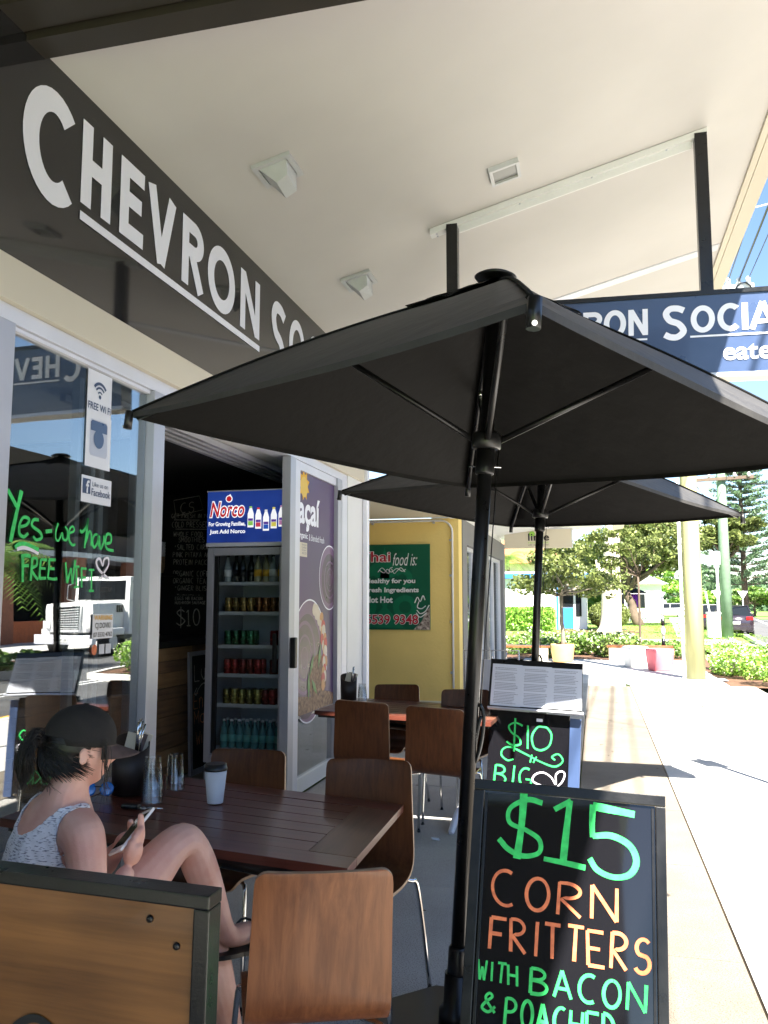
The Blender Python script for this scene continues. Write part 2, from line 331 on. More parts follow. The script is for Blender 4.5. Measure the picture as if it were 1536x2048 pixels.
# ------------------------------------------------------------ leaves
def leaves(name, blobs, size, m, parent=None, n=3000, flatness=.0, asp=.5, loc=(0, 0, 0), shell=.5):
    """blobs: (cx,cy,cz,rx,ry,rz); leaf quads spread through them"""
    bl = np.array(blobs, float); vol = (bl[:, 3]*bl[:, 4]*bl[:, 5])**.8; pick = rng.choice(len(bl), n, p=vol/vol.sum()); b = bl[pick]
    d = rng.normal(size=(n, 3)); d /= np.linalg.norm(d, axis=1)[:, None]; r = rng.random(n)**(1/3)*(1-shell)+shell*rng.random(n)**.25
    c = b[:, :3]+d*b[:, 3:6]*r[:, None]
    u = rng.normal(size=(n, 3)); u[:, 2] *= 1-flatness; u /= np.linalg.norm(u, axis=1)[:, None]
    v = np.cross(u, rng.normal(size=(n, 3))+np.array([0, 0, flatness*2])*0); v /= np.linalg.norm(v, axis=1)[:, None]
    s = size*(.6+.8*rng.random(n))[:, None]
    co = np.stack([c-u*s, c+v*s*asp, c+u*s, c-v*s*asp], 1).reshape(-1, 3)
    me = bpy.data.meshes.new(name); me.vertices.add(4*n); me.vertices.foreach_set('co', co.ravel().astype('f'))
    me.loops.add(4*n); me.loops.foreach_set('vertex_index', np.arange(4*n, dtype='i')); me.polygons.add(n)
    me.polygons.foreach_set('loop_start', np.arange(0, 4*n, 4, dtype='i')); me.update(calc_edges=True); me.materials.append(m)
    return link(name, me, parent, loc)
# ============================================================ GROUND
def ground_sheet(name, pts, m, z):
    o = poly(name, pts, m, None, (0, 0, z), (0, 0, 0), 0, 'structure'); return o
ground_sheet('ground', [(-400, -200), (400, -200), (400, 700), (-400, 700)], M['lawn'], -.16)
def slabs(name, x0, x1, y0, y1, dy, m, cols=1, z=0, base=True):
    root = poly(name, [(x0, y0), (x1, y0), (x1, y1), (x0, y1)], M['joint'], None, (0, 0, z-.007), (0, 0, 0), 0, 'structure')
    n = round((y1-y0)/dy); dx = (x1-x0)/cols; g = .005
    b = B().box((0, 0, -.02), (dx-g, (y1-y0)/n-g, .04)); first = None
    for i in range(n):
        for j in range(cols):
            c = (x0+dx*(j+.5), y0+(y1-y0)*(i+.5)/n, .007+random.uniform(-.001, .001))
            if first is None: first = b.done('slab', m, root, c)
            else:
                q = first.copy(); C.objects.link(q); q.location = c; q.parent = root
    return root
slabs('shaded_pavement', -2.27, -.165, -2.6, 11.6, 2.37, M['conc'])
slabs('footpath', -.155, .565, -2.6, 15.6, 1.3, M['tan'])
slabs('pavement', .572, 2.7, -2.6, 16.0, 2.3, M['pale'])
slabs('plaza_pavement', -1.85, 2.3, 16.02, 22.6, 1.65, M['pale'], 2, -.004)
ground_sheet('side_pavement', [(-1.86, 11.6), (-.05, 11.6), (-.05, 16.02), (-1.86, 16.02)], M['conc'], -.004)
ground_sheet('entry_pavement', [(-6, 8.06), (-2.27, 8.06), (-2.27, 11.6), (-6, 11.6)], M['conc'], -.004)
ground_sheet('garden_soil', [(-3.5, 22.62), (2.3, 22.62), (2.6, 28.2), (-3.5, 28.2)], M['mulch'], -.02)
ground_sheet('garden_soil', [(2.3, 16.05), (6, 16.05), (6.1, 24), (2.3, 24)], M['mulch'], -.02)
ground_sheet('crossing_path', [(-8, 29.5), (5.1, 31.2), (5.1, 35.5), (-8, 34)], M['pale'], -.01)
ground_sheet('crossing_path', [(3.4, 38), (4.4, 38), (8.2, 84), (6.8, 84)], M['pale'], -.012)
ground_sheet('lawn', [(-30, 34), (5.1, 35.5), (14, 130), (-30, 130)], M['lawn'], -.03)
ground_sheet('lawn', [(-30, 28), (5.1, 28), (5.1, 31), (-30, 29.5)], M['lawn'], -.024)
ground_sheet('tree_mulch', [(-2, 40), (1.3, 40), (2.2, 43), (1.6, 47), (-1.6, 47)], M['mulch'], -.012)
ground_sheet('road', [(2.7, -30), (30, -30), (30, 26), (60, 200), (22, 200), (5.3, 28), (6.1, 24), (6.1, 16), (2.7, 14)], M['asphalt'], -.13)
ground_sheet('far_lawn', [(14.5, 82), (60, 78), (90, 200), (30, 200)], M['lawn'], -.1)
def kerb(pts, name='kerb', hw=.09, h=.14, top=0.002):
    bm = bmesh.new(); P = [V((x, y, 0)) for x, y in pts]; L = []
    for i, p in enumerate(P):
        d = (P[min(i+1, len(P)-1)]-P[max(i-1, 0)]).normalized(); n = V((-d.y, d.x, 0))*hw
        L.append([bm.verts.new(p+n+V((0, 0, top-h))), bm.verts.new(p+n+V((0, 0, top))), bm.verts.new(p-n+V((0, 0, top))), bm.verts.new(p-n+V((0, 0, top-h)))])
    for a, b in zip(L, L[1:]):
        for k in range(3): bm.faces.new((a[k], a[k+1], b[k+1], b[k]))
    me = bpy.data.meshes.new(name); bm.to_mesh(me); bm.free(); me.materials.append(M['pale'])
    return tag(link(name, me), kind='structure')
kerb([(2.78, -30), (2.78, 13.9), (3.2, 14.8), (5.9, 15.9), (6.15, 17), (6.15, 24), (5.35, 28), (8, 55), (22, 200)])
kerb([(.62, 15.85), (-1.4, 21.6)], 'drain_channel', .05, .05, .008)
pit = box('pit_lid', (1.45, 12.7, .011), (1.9, 13.05, .017), M['gum']); tag(pit, 'small tan service pit lid in the bright pavement', 'pit lid')
lf = B()
for k in range(150):
    x, y = random.uniform(-2.1, 2.6), random.uniform(2.5, 15); a_ = random.random()*6.28; s_ = random.uniform(.006, .018)
    lf.prism([(x+s_*cos(a_+q), y+s_*.6*sin(a_+q)) for q in (0, 1.5, 3.1, 4.6)], .003, Matrix.Translation((0, 0, .012)))
tag(lf.done('leaf_litter', M['bark']), 'scattered dry leaf bits and grit on the paving', 'litter', None, 'stuff')
# road paint
for nm, x, m in (('edge_line', 3.35, 'yel'), ('edge_line', 3.5, 'yel')):
    ground_sheet(nm, [(x, -10), (x+.09, -10), (x+.09, 13), (x, 13)], M[m], -.126)
for k in range(12):
    y = 2+k*3.1
    for dx in (0, .28): ground_sheet('lane_mark', [(5.3+dx, y), (5.4+dx, y), (5.4+dx, y+1.9), (5.3+dx, y+1.9)], M['white'], -.126)
ground_sheet('lane_mark', [(8.1, 35), (8.25, 35), (14, 80), (13.8, 80)], M['white'], -.126)
# median on the other side of the road, seen mirrored in the shop window
ground_sheet('median_garden', [(7.6, -8), (10.6, -8), (10.6, 17.2), (9, 18.4), (7.8, 17.4)], M['mulch'], .03)
kerb([(7.5, -8), (7.5, 16.6), (7.9, 17.8), (9, 18.6), (10.3, 18), (10.7, 16.9), (10.7, -8)], 'median_kerb', .13, .17, .045)

# ============================================================ CAFE BUILDING
FXL = -2.27
cafe = thing('cafe_building', 'dark fronted cafe with open glass doors under a cream sloping soffit', 'building', (FXL, 5, 0))
def part(o, parent): # keep world placement
    o.parent = parent; o.location = V(o.location)-V(parent.location); return o
def cbox(name, lo, hi, m, bev=0): return part(box(name, lo, hi, M[m], bev=bev), cafe)
sof = lambda x: 3.885+.262*(x+2.27)
# soffit: sloping slab, front edge boards
def slopebox(name, x0, x1, y0, y1, zoff, th, m, parent, zf=sof):
    o = B(); vs = []
    for x in (x0, x1):
        for y in (y0, y1):
            for t in (0, th): vs.append(o.bm.verts.new((x, y, zf(x)+zoff+t)))
    a = vs
    for f in ((0, 1, 3, 2), (4, 6, 7, 5), (0, 4, 5, 1), (2, 3, 7, 6), (0, 2, 6, 4), (1, 5, 7, 3)): o.bm.faces.new([a[i] for i in f])
    return part(o.done(name, M[m] if isinstance(m, str) else m), parent)
slopebox('soffit', -2.6, 1.30, 2.935, 14.5, 0, .22, 'soffit', cafe)
slopebox('soffit_edge', 1.28, 1.41, 2.935, 14.5, -.02, .3, 'cream', cafe)
slopebox('soffit_bead', 1.22, 1.27, 2.94, 14.4, -.028, .03, 'cream', cafe)
slopebox('joint_strip', -2.2, 1.2, 7.88, 8.02, -.012, .02, 'alub', cafe)
# dark flat canopy nearer than the sign
cbox('dark_canopy', (-2.6, -3.5, 3.90), (.95, 2.93, 4.2), 'darkbeam')
cbox('canopy_trim', (-2.45, 2.80, 3.86), (.95, 2.925, 3.91), 'darkbeam')
cbox('canopy_batten', (-2.45, 2.62, 3.885), (.95, 2.78, 3.905), 'darkbeam')
part(B().prism([(1.105, 4.74), (1.22, 4.60), (1.24, 5.05), (.9, 5.05)], .06, Matrix.Translation((0, 3.36, 0)) @ Matrix.Rotation(pi/2, 4, 'X')).done('canopy_bracket', M['darkbeam']), cafe)
cbox('upper_wall', (-2.9, -4, 3.89), (-2.32, 11.3, 7), 'cream')
fas = cbox('fascia_panel', (-2.36, 1.2, 2.875), (FXL, 8.02, 3.884), 'fascia')
Lp = (FXL+.001, 0, 0)
def csign(name, s, x0, x1, y0, y1, bold=.0, par=None, m='whitegloss'):
    t = text(name, s, x0, x1, y0, y1, M[m], None, Lp, FX, bold, dz=.002); t.parent = fas; t.location = V(Lp)-V((FXL, 5, 0))-fas.location+V((0, 0, 0)); t.location = V(t.location); return t
# letters drawn as strokes: a geometric sans, one mesh per letter
def arc(cx, cy, rx, ry, a0, a1, n=26): return [(cx+rx*cos(R(a0+(a1-a0)*k/n)), cy+ry*sin(R(a0+(a1-a0)*k/n))) for k in range(n+1)]
def fatstroke(bm, pts, wd, z, closed=False):
    P = [V((p[0], p[1], 0)) for p in pts]; L = []; n = len(P)
    for i, p in enumerate(P):
        a = P[(i-1) % n] if closed else P[max(i-1, 0)]; b = P[(i+1) % n] if closed else P[min(i+1, n-1)]
        d = (b-a).normalized(); nn = V((-d.y, d.x, 0))*wd/2
        L.append((bm.verts.new(p+nn+V((0, 0, z))), bm.verts.new(p-nn+V((0, 0, z)))))
    rng_ = list(zip(L, L[1:]))+([(L[-1], L[0])] if closed else [])
    for a, b in rng_: bm.faces.new((a[0], a[1], b[1], b[0]))
def sign_letter(ch, x, y, wv, h, wd, m, parent, loc, rot):
    bm = bmesh.new(); e = wd/2; z = [.002]
    def S(p, cl=False, w_=None): z[0] += .00012; fatstroke(bm, [(x+a, y+b) for a, b in p], w_ or wd, z[0], cl)
    if ch in 'CO':
        if ch == 'O': S(arc(wv/2, h/2, wv/2-e, h/2-e, 0, 360, 40)[:-1], True)
        else: S(arc(wv*.56, h/2, wv*.56-e, h/2-e, 48, 312))
    elif ch == 'H': S([(e, 0), (e, h)]); S([(wv-e, 0), (wv-e, h)]); S([(wd*.8, h/2), (wv-wd*.8, h/2)])
    elif ch == 'E': S([(e, 0), (e, h)]); S([(wd*.6, e), (wv, e)]); S([(wd*.6, h-e), (wv, h-e)]); S([(wd*.6, h*.52), (wv*.9, h*.52)])
    elif ch == 'V': S([(e*.9, h), (wv/2, 0)]); S([(wv-e*.9, h), (wv/2, 0)])
    elif ch == 'R': S([(e, 0), (e, h)]); S([(e, h-e), (wv*.55, h-e)]+arc(wv*.55, h*.72, wv*.45-e, h*.28-e, 88, -88)+[(wv*.5, h*.44+e), (e, h*.44+e)]); S([(wv*.45, h*.5), (wv-e*.7, 0)])
    elif ch == 'N': S([(e, 0), (e, h)]); S([(wv-e, 0), (wv-e, h)]); S([(e*1.1, h-e*.5), (wv-e*1.1, e*.5)])
    elif ch == 'I': S([(e, 0), (e, h)])
    elif ch == 'A': S([(e*.8, 0), (wv/2, h)]); S([(wv-e*.8, 0), (wv/2, h)]); S([(wv*.25, h*.28), (wv*.75, h*.28)], w_=wd*.8)
    elif ch == 'L': S([(e, 0), (e, h)]); S([(wd*.6, e), (wv, e)])
    elif ch == 'S': S([(p.x, p.y) for p in smooth_pts([(wv-e*.8, h*.84, 0), (wv*.62, h-e, 0), (wv*.3, h-e*1.1, 0), (e, h*.76, 0), (wv*.3, h*.57, 0), (wv*.66, h*.46, 0), (wv-e, h*.25, 0), (wv*.62, e, 0), (wv*.32, e, 0), (e*.5, h*.17, 0)], 6)])
    me = bpy.data.meshes.new('letter'); bm.to_mesh(me); bm.free(); me.materials.append(m)
    return link('letter', me, parent, loc, rot)
fl = V((FXL+.001, 0, 0))-V((FXL, 5, 0))-fas.location
for ch, x, y, wv, h, wd in (('C', 2.80, 3.235, .37, .525, .105), ('H', 3.21, 3.345, .245, .41, .082), ('E', 3.535, 3.345, .225, .41, .082), ('V', 3.80, 3.345, .30, .41, .082), ('R', 4.185, 3.345, .27, .41, .082),
    ('O', 4.515, 3.335, .40, .43, .088), ('N', 5.005, 3.345, .33, .41, .082), ('S', 5.56, 3.19, .30, .56, .09), ('O', 5.93, 3.30, .36, .45, .078), ('C', 6.36, 3.30, .32, .45, .078), ('I', 6.75, 3.32, .08, .41, .075), ('A', 6.90, 3.32, .34, .41, .082), ('L', 7.3, 3.32, .22, .41, .082)):
    sign_letter(ch, x, y, wv, h, wd, M['whitegloss'], fas, fl, FX)
o = poly('underline', [(3.21, 3.262), (5.34, 3.262), (5.34, 3.305), (3.21, 3.305)], M['whitegloss'], fas, fl, FX)
o = poly('underline', [(5.9, 3.22), (7.5, 3.22), (7.5, 3.262), (5.9, 3.262)], M['whitegloss'], fas, fl, FX)
cbox('head_beam', (-2.42, -3, 2.69), (FXL+.05, 8.03, 2.872), 'cream', .006)
cbox('head_channel', (-2.40, -3, 2.62), (FXL+.02, 7.52, 2.688), 'alub')
# posts
def post(y0, y1, name='door_post', m='alu', x0=-2.38, x1=FXL+.03): return cbox(name, (x0, y0, 0.0), (x1, y1, 2.618), m, .004)
post(2.66, 2.785); post(3.885, 4.0); post(5.93, 6.045, x0=-2.31); post(6.05, 6.19, x0=-2.31, x1=FXL+.015, m='alub')
post(7.15, 7.27); post(7.28, 7.44, m='alub')
cbox('sill_rail', (-2.36, 2.79, 0.0), (FXL, 3.88, .12), 'alu'); cbox('bottom_rail', (-2.34, 6.19, .02), (FXL+.01, 7.15, .13), 'white')
cbox('top_rail', (-2.34, 6.19, 2.55), (FXL+.01, 7.15, 2.617), 'alub')
cbox('top_rail', (-2.34, 2.79, 2.60), (FXL+.005, 3.88, 2.617), 'alub')
for y in (3.50, 3.62, 3.70): cbox('inner_door_stile', (-2.47, y, .02), (-2.43, y+.035, 2.6), 'alub')
cbox('end_column', (-2.45, 7.46, 0), (FXL+.03, 8.03, 2.88), 'white', .005); cbox('corner_trim', (FXL+.035, 7.97, 0), (FXL+.075, 8.06, 2.9), 'whitegloss')
for k in range(4): cbox('ceiling_track', (-2.62-.07*k, 3.9, 2.60), (-2.585-.07*k, 7.2, 2.64), 'alu')
h = cbox('door_handle', (FXL+.03, 5.95, 1.0), (FXL+.075, 6.0, 1.23), 'black', .012)
# interior shell
cbox('interior_floor', (-6.5, -3, -.05), (-2.42, 8.02, .003), 'conc'); cbox('interior_ceiling', (-6.5, -3, 2.66), (-2.43, 8.02, 2.69), 'white')
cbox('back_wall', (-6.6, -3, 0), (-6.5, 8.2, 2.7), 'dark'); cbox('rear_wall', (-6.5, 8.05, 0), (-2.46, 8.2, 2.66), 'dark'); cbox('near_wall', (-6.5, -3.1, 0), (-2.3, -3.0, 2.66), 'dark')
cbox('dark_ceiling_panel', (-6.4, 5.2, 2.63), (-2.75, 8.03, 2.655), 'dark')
# shop window with writing and stickers
def pane(name, y0, y1, z0, z1, m='glass', x=FXL-.02): return part(box(name, (x-.003, y0, z0), (x+.003, y1, z1), M[m]), cafe)
win = pane('window_pane', 2.79, 3.88, .12, 2.60)
pane('window_pane', -2.9, 2.65, .02, 2.6); pane('window_pane', 3.53, 3.88, .1, 2.6, x=FXL-.17)
wl = V((FXL-.016, 0, 0))-V((FXL, 5, 0))-win.location
def on_win(f, *a, **k): return f(*a, **k)
strokes('window_writing', [([(2.836, 1.949), (2.864, 1.919), (2.894, 1.886)], 0.02), ([(2.919, 1.955), (2.901, 1.882), (2.88, 1.798), (2.867, 1.739)], 0.021), ([(2.916, 1.804), (2.96, 1.817), (2.974, 1.841), (2.941, 1.847), (2.919, 1.82), (2.918, 1.779), (2.946, 1.766), (2.973, 1.783)], 0.014), ([(3.036, 1.845), (3.004, 1.842), (2.995, 1.817), (3.047, 1.794), (3.06, 1.771), (3.028, 1.759), (3.005, 1.772)], 0.013), ([(3.085, 1.799), (3.129, 1.806)], 0.017), ([(3.169, 1.843), (3.155, 1.807), (3.158, 1.773), (3.178, 1.768), (3.199, 1.801), (3.208, 1.777), (3.233, 1.774), (3.24, 1.809), (3.221, 1.833)], 0.01), ([(3.251, 1.805), (3.285, 1.818), (3.277, 1.837), (3.254, 1.825), (3.25, 1.78), (3.275, 1.754), (3.299, 1.759)], 0.011), ([(3.33, 1.827), (3.346, 1.818), (3.379, 1.846), (3.389, 1.886), (3.381, 1.816), (3.37, 1.745)], 0.013), ([(3.379, 1.774), (3.402, 1.825), (3.421, 1.808), (3.421, 1.759)], 0.012), ([(3.469, 1.817), (3.443, 1.81), (3.431, 1.778), (3.446, 1.753), (3.472, 1.781), (3.474, 1.818), (3.482, 1.76)], 0.013), ([(3.483, 1.813), (3.497, 1.75), (3.522, 1.784), (3.525, 1.816)], 0.014), ([(3.546, 1.778), (3.583, 1.788), (3.581, 1.821), (3.548, 1.823), (3.536, 1.785), (3.552, 1.754), (3.61, 1.747)], 0.013), ([(2.895, 1.718), (2.921, 1.733), (2.959, 1.736), (3.001, 1.729), (3.045, 1.718)], 0.018), ([(2.945, 1.685), (2.949, 1.635), (2.952, 1.58)], 0.016), ([(2.935, 1.685), (2.969, 1.69), (2.994, 1.687)], 0.014), ([(2.941, 1.646), (2.986, 1.649)], 0.013), ([(3.005, 1.683), (3.004, 1.637), (3.001, 1.586)], 0.013), ([(3.005, 1.681), (3.033, 1.68), (3.035, 1.652), (3.004, 1.637), (3.024, 1.61), (3.05, 1.592)], 0.012), ([(3.062, 1.679), (3.058, 1.639), (3.057, 1.596)], 0.013), ([(3.063, 1.678), (3.103, 1.678)], 0.012), ([(3.059, 1.641), (3.095, 1.64)], 0.012), ([(3.057, 1.597), (3.101, 1.6)], 0.013), ([(3.118, 1.679), (3.117, 1.641), (3.112, 1.6)], 0.013), ([(3.114, 1.68), (3.16, 1.681)], 0.012), ([(3.114, 1.641), (3.155, 1.642)], 0.012), ([(3.112, 1.6), (3.15, 1.597), (3.177, 1.6)], 0.013), ([(3.232, 1.673), (3.250, 1.582)], .013), ([(3.250, 1.582), (3.272, 1.650)], .012), ([(3.272, 1.650), (3.288, 1.578)], .013), ([(3.288, 1.578), (3.303, 1.688)], .013), ([(3.314, 1.656), (3.32, 1.568)], 0.013), ([(3.302, 1.656), (3.335, 1.658)], 0.011), ([(3.3, 1.564), (3.337, 1.566)], 0.011), ([(3.353, 1.65), (3.358, 1.564)], 0.013), ([(3.348, 1.651), (3.391, 1.651)], 0.011), ([(3.355, 1.609), (3.39, 1.61)], 0.011), ([(3.431, 1.648), (3.435, 1.55)], 0.013), ([(3.409, 1.646), (3.453, 1.648)], 0.011), ([(3.415, 1.549), (3.455, 1.55)], 0.011)], M['green'], win, wl, FX, .015, .004)
strokes('window_writing', [([(3.58, 1.608), (3.527, 1.63), (3.48, 1.66), (3.468, 1.691), (3.495, 1.702), (3.52, 1.672), (3.532, 1.702), (3.565, 1.707), (3.567, 1.674), (3.527, 1.63), (3.506, 1.603)], 0.012), ([(2.906, 1.712), (2.946, 1.721), (2.995, 1.715), (3.043, 1.701)], 0.014)], M['wmark'], win, wl, FX, .014, .005)
def sticker(y0, y1, z0, z1, m='paper'):
    return poly('sticker', [(y0, z0), (y1, z0), (y1, z1), (y0, z1)], M[m], win, wl, FX, .0045)
st = sticker(3.345, 3.545, 2.385, 2.595)
for r in (.03, .055, .08): disc('wifi_arc', 3.445, 2.475, r*.85, r*.9, M['navy'], win, wl, FX, .0062, 16, .8 if r > .05 else .72, R(40), R(140))
disc('wifi_arc', 3.445, 2.475, .010, .010, M['navy'], win, wl, FX, .0062)
text('sticker_text', 'FREE Wi Fi', 3.352, 3.538, 2.405, 2.44, M['navy'], win, wl, FX, .02, dz=.0062)
sticker(3.345, 3.55, 2.13, 2.385)
poly('camera_emblem', [(3.375, 2.20), (3.385, 2.185), (3.51, 2.185), (3.52, 2.20), (3.52, 2.345), (3.51, 2.36), (3.385, 2.36), (3.375, 2.345)], M['alu'], win, wl, FX, .0055)
poly('camera_emblem', [(3.38, 2.305), (3.515, 2.305), (3.515, 2.345), (3.505, 2.355), (3.39, 2.355), (3.38, 2.345)], M['navy'], win, wl, FX, .0062)
disc('camera_emblem', 3.447, 2.27, .042, .045, M['navy'], win, wl, FX, .0068)
sticker(3.325, 3.57, 1.96, 2.085)
poly('social_emblem', [(3.335, 2.0), (3.395, 2.0), (3.395, 2.07), (3.335, 2.07)], M['navy'], win, wl, FX, .0062)
text('social_emblem', 'f', 3.358, 3.385, 2.003, 2.063, M['paper'], win, wl, FX, .03, dz=.0075)
text('sticker_text', 'Like us on', 3.41, 3.54, 2.04, 2.062, M['navy'], win, wl, FX, .0, dz=.0062)
text('sticker_text', 'Facebook', 3.405, 3.56, 1.995, 2.03, M['navy'], win, wl, FX, .01, dz=.0062)
sticker(3.455, 3.625, 1.325, 1.44, 'alub'); text('sticker_text', 'WARNING', 3.465, 3.615, 1.412, 1.435, M['yel'], win, wl, FX, .02, dz=.0062)
text('sticker_text', 'CJ DOVKI', 3.475, 3.60, 1.366, 1.40, M['black'], win, wl, FX, .01, dz=.0062); text('sticker_text', '07 5532 4762', 3.463, 3.618, 1.334, 1.355, M['black'], win, wl, FX, .01, dz=.0062)
text('sticker_text', 'PROUD TO PLAY', 3.50, 3.60, 1.545, 1.57, M['black'], win, wl, FX, .01, dz=.0062)
disc('card_emblem', 3.475, 1.275, .022, .025, M['orange'], win, wl, FX, .0062); sticker(3.515, 3.56, 1.252, 1.298); sticker(3.57, 3.615, 1.252, 1.298)
# poster door (acai)
pst = part(box('poster_pane', (FXL-.02, 6.195, .60), (FXL-.008, 7.145, 2.548), M['purple']), cafe)
pl_ = V((FXL-.007, 0, 0))-V((FXL, 5, 0))-pst.location
grn = pane('window_pane', 6.195, 7.145, .13, .60)
part(box('poster_edge', (FXL-.025, 6.195, .585), (FXL-.005, 7.145, .60), M['cream']), cafe)
o = B()
suns = []
for k in range(18):
    a = pi/2-.2+pi*2*k/18; r = .14 if k % 2 else .09
    suns.append((6.335+r*cos(a)*.95, 2.445+r*sin(a)*.95))
poly('poster_sun', [(max(6.2, x), y) for x, y in suns], M['yel'], pst, pl_, FX, .001)
disc('poster_sun', 6.335, 2.43, .085, .085, mat('sun_print', (.75, .5, .06), .4, var=.02), pst, pl_, FX, .0015, clipx=(6.2, 7))
text('poster_text', 'açaí', 6.205, 6.735, 2.07, 2.36, M['whitegloss'], pst, pl_, FX, .03, dz=.002)
text('poster_text', 'organic', 6.20, 6.43, 1.995, 2.055, M['whitegloss'], pst, pl_, FX, .02, dz=.002)
text('poster_text', '& blended fresh', 6.46, 6.86, 2.0, 2.055, M['whitegloss'], pst, pl_, FX, .0, dz=.002)
poly('poster_label', [(6.2, 1.86), (6.42, 1.86), (6.42, 1.975), (6.2, 1.975)], M['cream'], pst, pl_, FX, .002)
for k in range(4): text('poster_text', ('Australian', 'Certified', 'Organic', 'ACO')[k], 6.29, 6.40, 1.95-.023*k, 1.968-.023*k, M['ink'], pst, pl_, FX, 0, dz=.003)
bowl1 = mat('bowl_print', (.10, .035, .09), .3, var=.35, scale=9); bowl2 = mat('bowl_rim_print', (.20, .10, .21), .35, var=.1, scale=5); granola = mat('granola_print', (.42, .27, .16), .5, col2=(.12, .05, .03), scale=28, bump=.2)
fr = [mat('fruit_print_red', (.6, .05, .04), .4), mat('fruit_print_cream', (.72, .62, .5), .4), mat('fruit_print_orange', (.65, .3, .1), .4), mat('leaf_print', (.14, .32, .08), .4)]
CX = (6.198, 7.142)
disc('poster_bowl', 7.02, 1.71, .285, .285, M['whitegloss'], pst, pl_, FX, .0012, 48, .965, clipx=CX); disc('poster_bowl', 7.02, 1.71, .275, .275, bowl2, pst, pl_, FX, .001, 48, clipx=CX); disc('poster_bowl', 7.02, 1.70, .22, .22, bowl1, pst, pl_, FX, .0014, 40, clipx=CX)
for k in (.16, .10, .05): disc('poster_bowl', 7.03, 1.69, k, k*1.05, bowl2, pst, pl_, FX, .0016, 30, .9, clipx=CX)
disc('poster_bowl', 6.50, 1.02, .46, .50, M['whitegloss'], pst, pl_, FX, .002, 60, .975, clipx=CX); disc('poster_bowl', 6.50, 1.02, .45, .49, bowl2, pst, pl_, FX, .0018, 60, clipx=CX); disc('poster_bowl', 6.44, .98, .36, .42, bowl1, pst, pl_, FX, .0022, 50, clipx=CX)
for k in (.27, .17, .08): disc('poster_bowl', 6.38, 1.05, k, k*1.1, bowl2, pst, pl_, FX, .0024, 30, .9, clipx=CX)
disc('poster_granola', 6.72, .86, .23, .20, granola, pst, pl_, FX, .0026, 30, clipx=CX); poly('poster_granola', [(6.2, .605), (7.14, .605), (7.14, .70), (6.9, .74), (6.6, .72), (6.2, .76)], granola, pst, pl_, FX, .0027)
for k in range(26):
    a = R(75-k*4.2); rr = .37+.05*(k % 2); f_ = fr[(1 if k < 7 else (0 if k % 3 == 0 else (2 if k % 3 == 1 else 1)))]
    disc('poster_fruit', 6.50+rr*cos(a)+random.uniform(-.02, .02), 1.03+rr*sin(a)*1.08+random.uniform(-.02, .02), .035+.02*random.random(), .05, f_, pst, pl_, FX, .003+k*.00006, 12, clipx=CX)
for x, y, a in ((6.55, .98, .9), (6.62, .80, -.6), (6.48, .82, 1.6), (6.75, 1.05, 1.2)):
    poly('poster_leaf', [(x+u*cos(a)*.09-v*sin(a)*.03, y+u*sin(a)*.12+v*cos(a)*.03) for u, v in ((-1, 0), (0, 1), (1, 0), (0, -1))], fr[3], pst, pl_, FX, .006)

# soffit lights: frame on the slope and an angled lamp box
tilt = math.atan(.262)
def soffit_light(x, y, label, open_=False, s=1.0):
    t = thing('soffit_light', label, 'ceiling light', (x, y, sof(x)), (0, -tilt, 0), 'lights on the soffit')
    o = B()
    for a in (-1, 1): o.box((a*.105*s, 0, -.012), (.03*s, .24*s, .022)); o.box((0, a*.105*s, -.012), (.18*s, .03*s, .022))
    o.done('frame', M['metalw'], t)
    o = B(); h_ = .115*s; q = .085*s
    vs = [o.bm.verts.new(p) for p in ((-q, -q, -.02), (q, -q, -.02), (q, q, -.02), (-q, q, -.02), (-.012, -q*.6, -h_), (.062*s, -q*.6, -h_*.8), (.062*s, q*1.0, -h_*1.1), (-.012, q*1.0, -h_*1.25))]
    for f in ((0, 1, 5, 4), (1, 2, 6, 5), (2, 3, 7, 6), (3, 0, 4, 7), (4, 5, 6, 7)): o.bm.faces.new([vs[i] for i in f])
    o.done('lamp_box', M['metalw'], t)
    box('lens', (-.055*s, -.07*s, -.03), (.055*s, -.0*s, -.024), M['alu'], t)
    return t
soffit_light(-1.74, 4.32, 'white wedge shaped light fitting on the soffit nearest the big white lettering')
soffit_light(-1.74, 6.06, 'white wedge shaped light fitting on the soffit furthest away, just above the near parasol')
t = thing('soffit_light', 'square white soffit light with a grey glass face near the bracket bar', 'ceiling light', (-.51, 5.26, sof(-.51)), (0, -tilt, 0), 'lights on the soffit')
o = B()
for a in (-1, 1): o.box((a*.09, 0, -.018), (.022, .20, .034)); o.box((0, a*.09, -.018), (.158, .022, .034))
o.done('frame', M['metalw'], t); box('lens', (-.079, -.079, -.020), (.079, .079, -.012), flat('frosted_lens', (.22, .225, .21), .3), t)

# hanging sign
hs = thing('hanging_sign', 'dark blue double sided sign with white lettering hung from the soffit on two posts', 'sign', (.3, 5.7, 3.0))
def hp(o): return part(o, hs)
hp(box('post', (.735, 5.655, 3.5), (.815, 5.735, sof(.775)-.03), M['blackmetal'])); hp(box('post', (-.97, 5.655, 3.5), (-.89, 5.735, sof(-.93)-.03), M['blackmetal']))
def slb(name, x0, x1, y0, y1, zo, th, m): return slopebox(name, x0, x1, y0, y1, zo, th, m, hs)
slb('bracket_bar', -1.09, .82, 5.66, 5.735, -.05, .045, 'white'); slb('bracket_web', -.88, .72, 5.69, 5.705, -.10, .05, 'white')
for x in (-1.05, -.45, .05, .55):
    for dy in (-.02, .02): slb('bolt', x, x+.012, 5.70+dy, 5.712+dy, -.056, .008, 'alu')
sgn = box('sign_panel', (-1.02, 5.645, 2.985), (1.76, 5.80, 3.535), M['navy']); hp(sgn); sgn.rotation_euler = (0, R(1.2), 0)
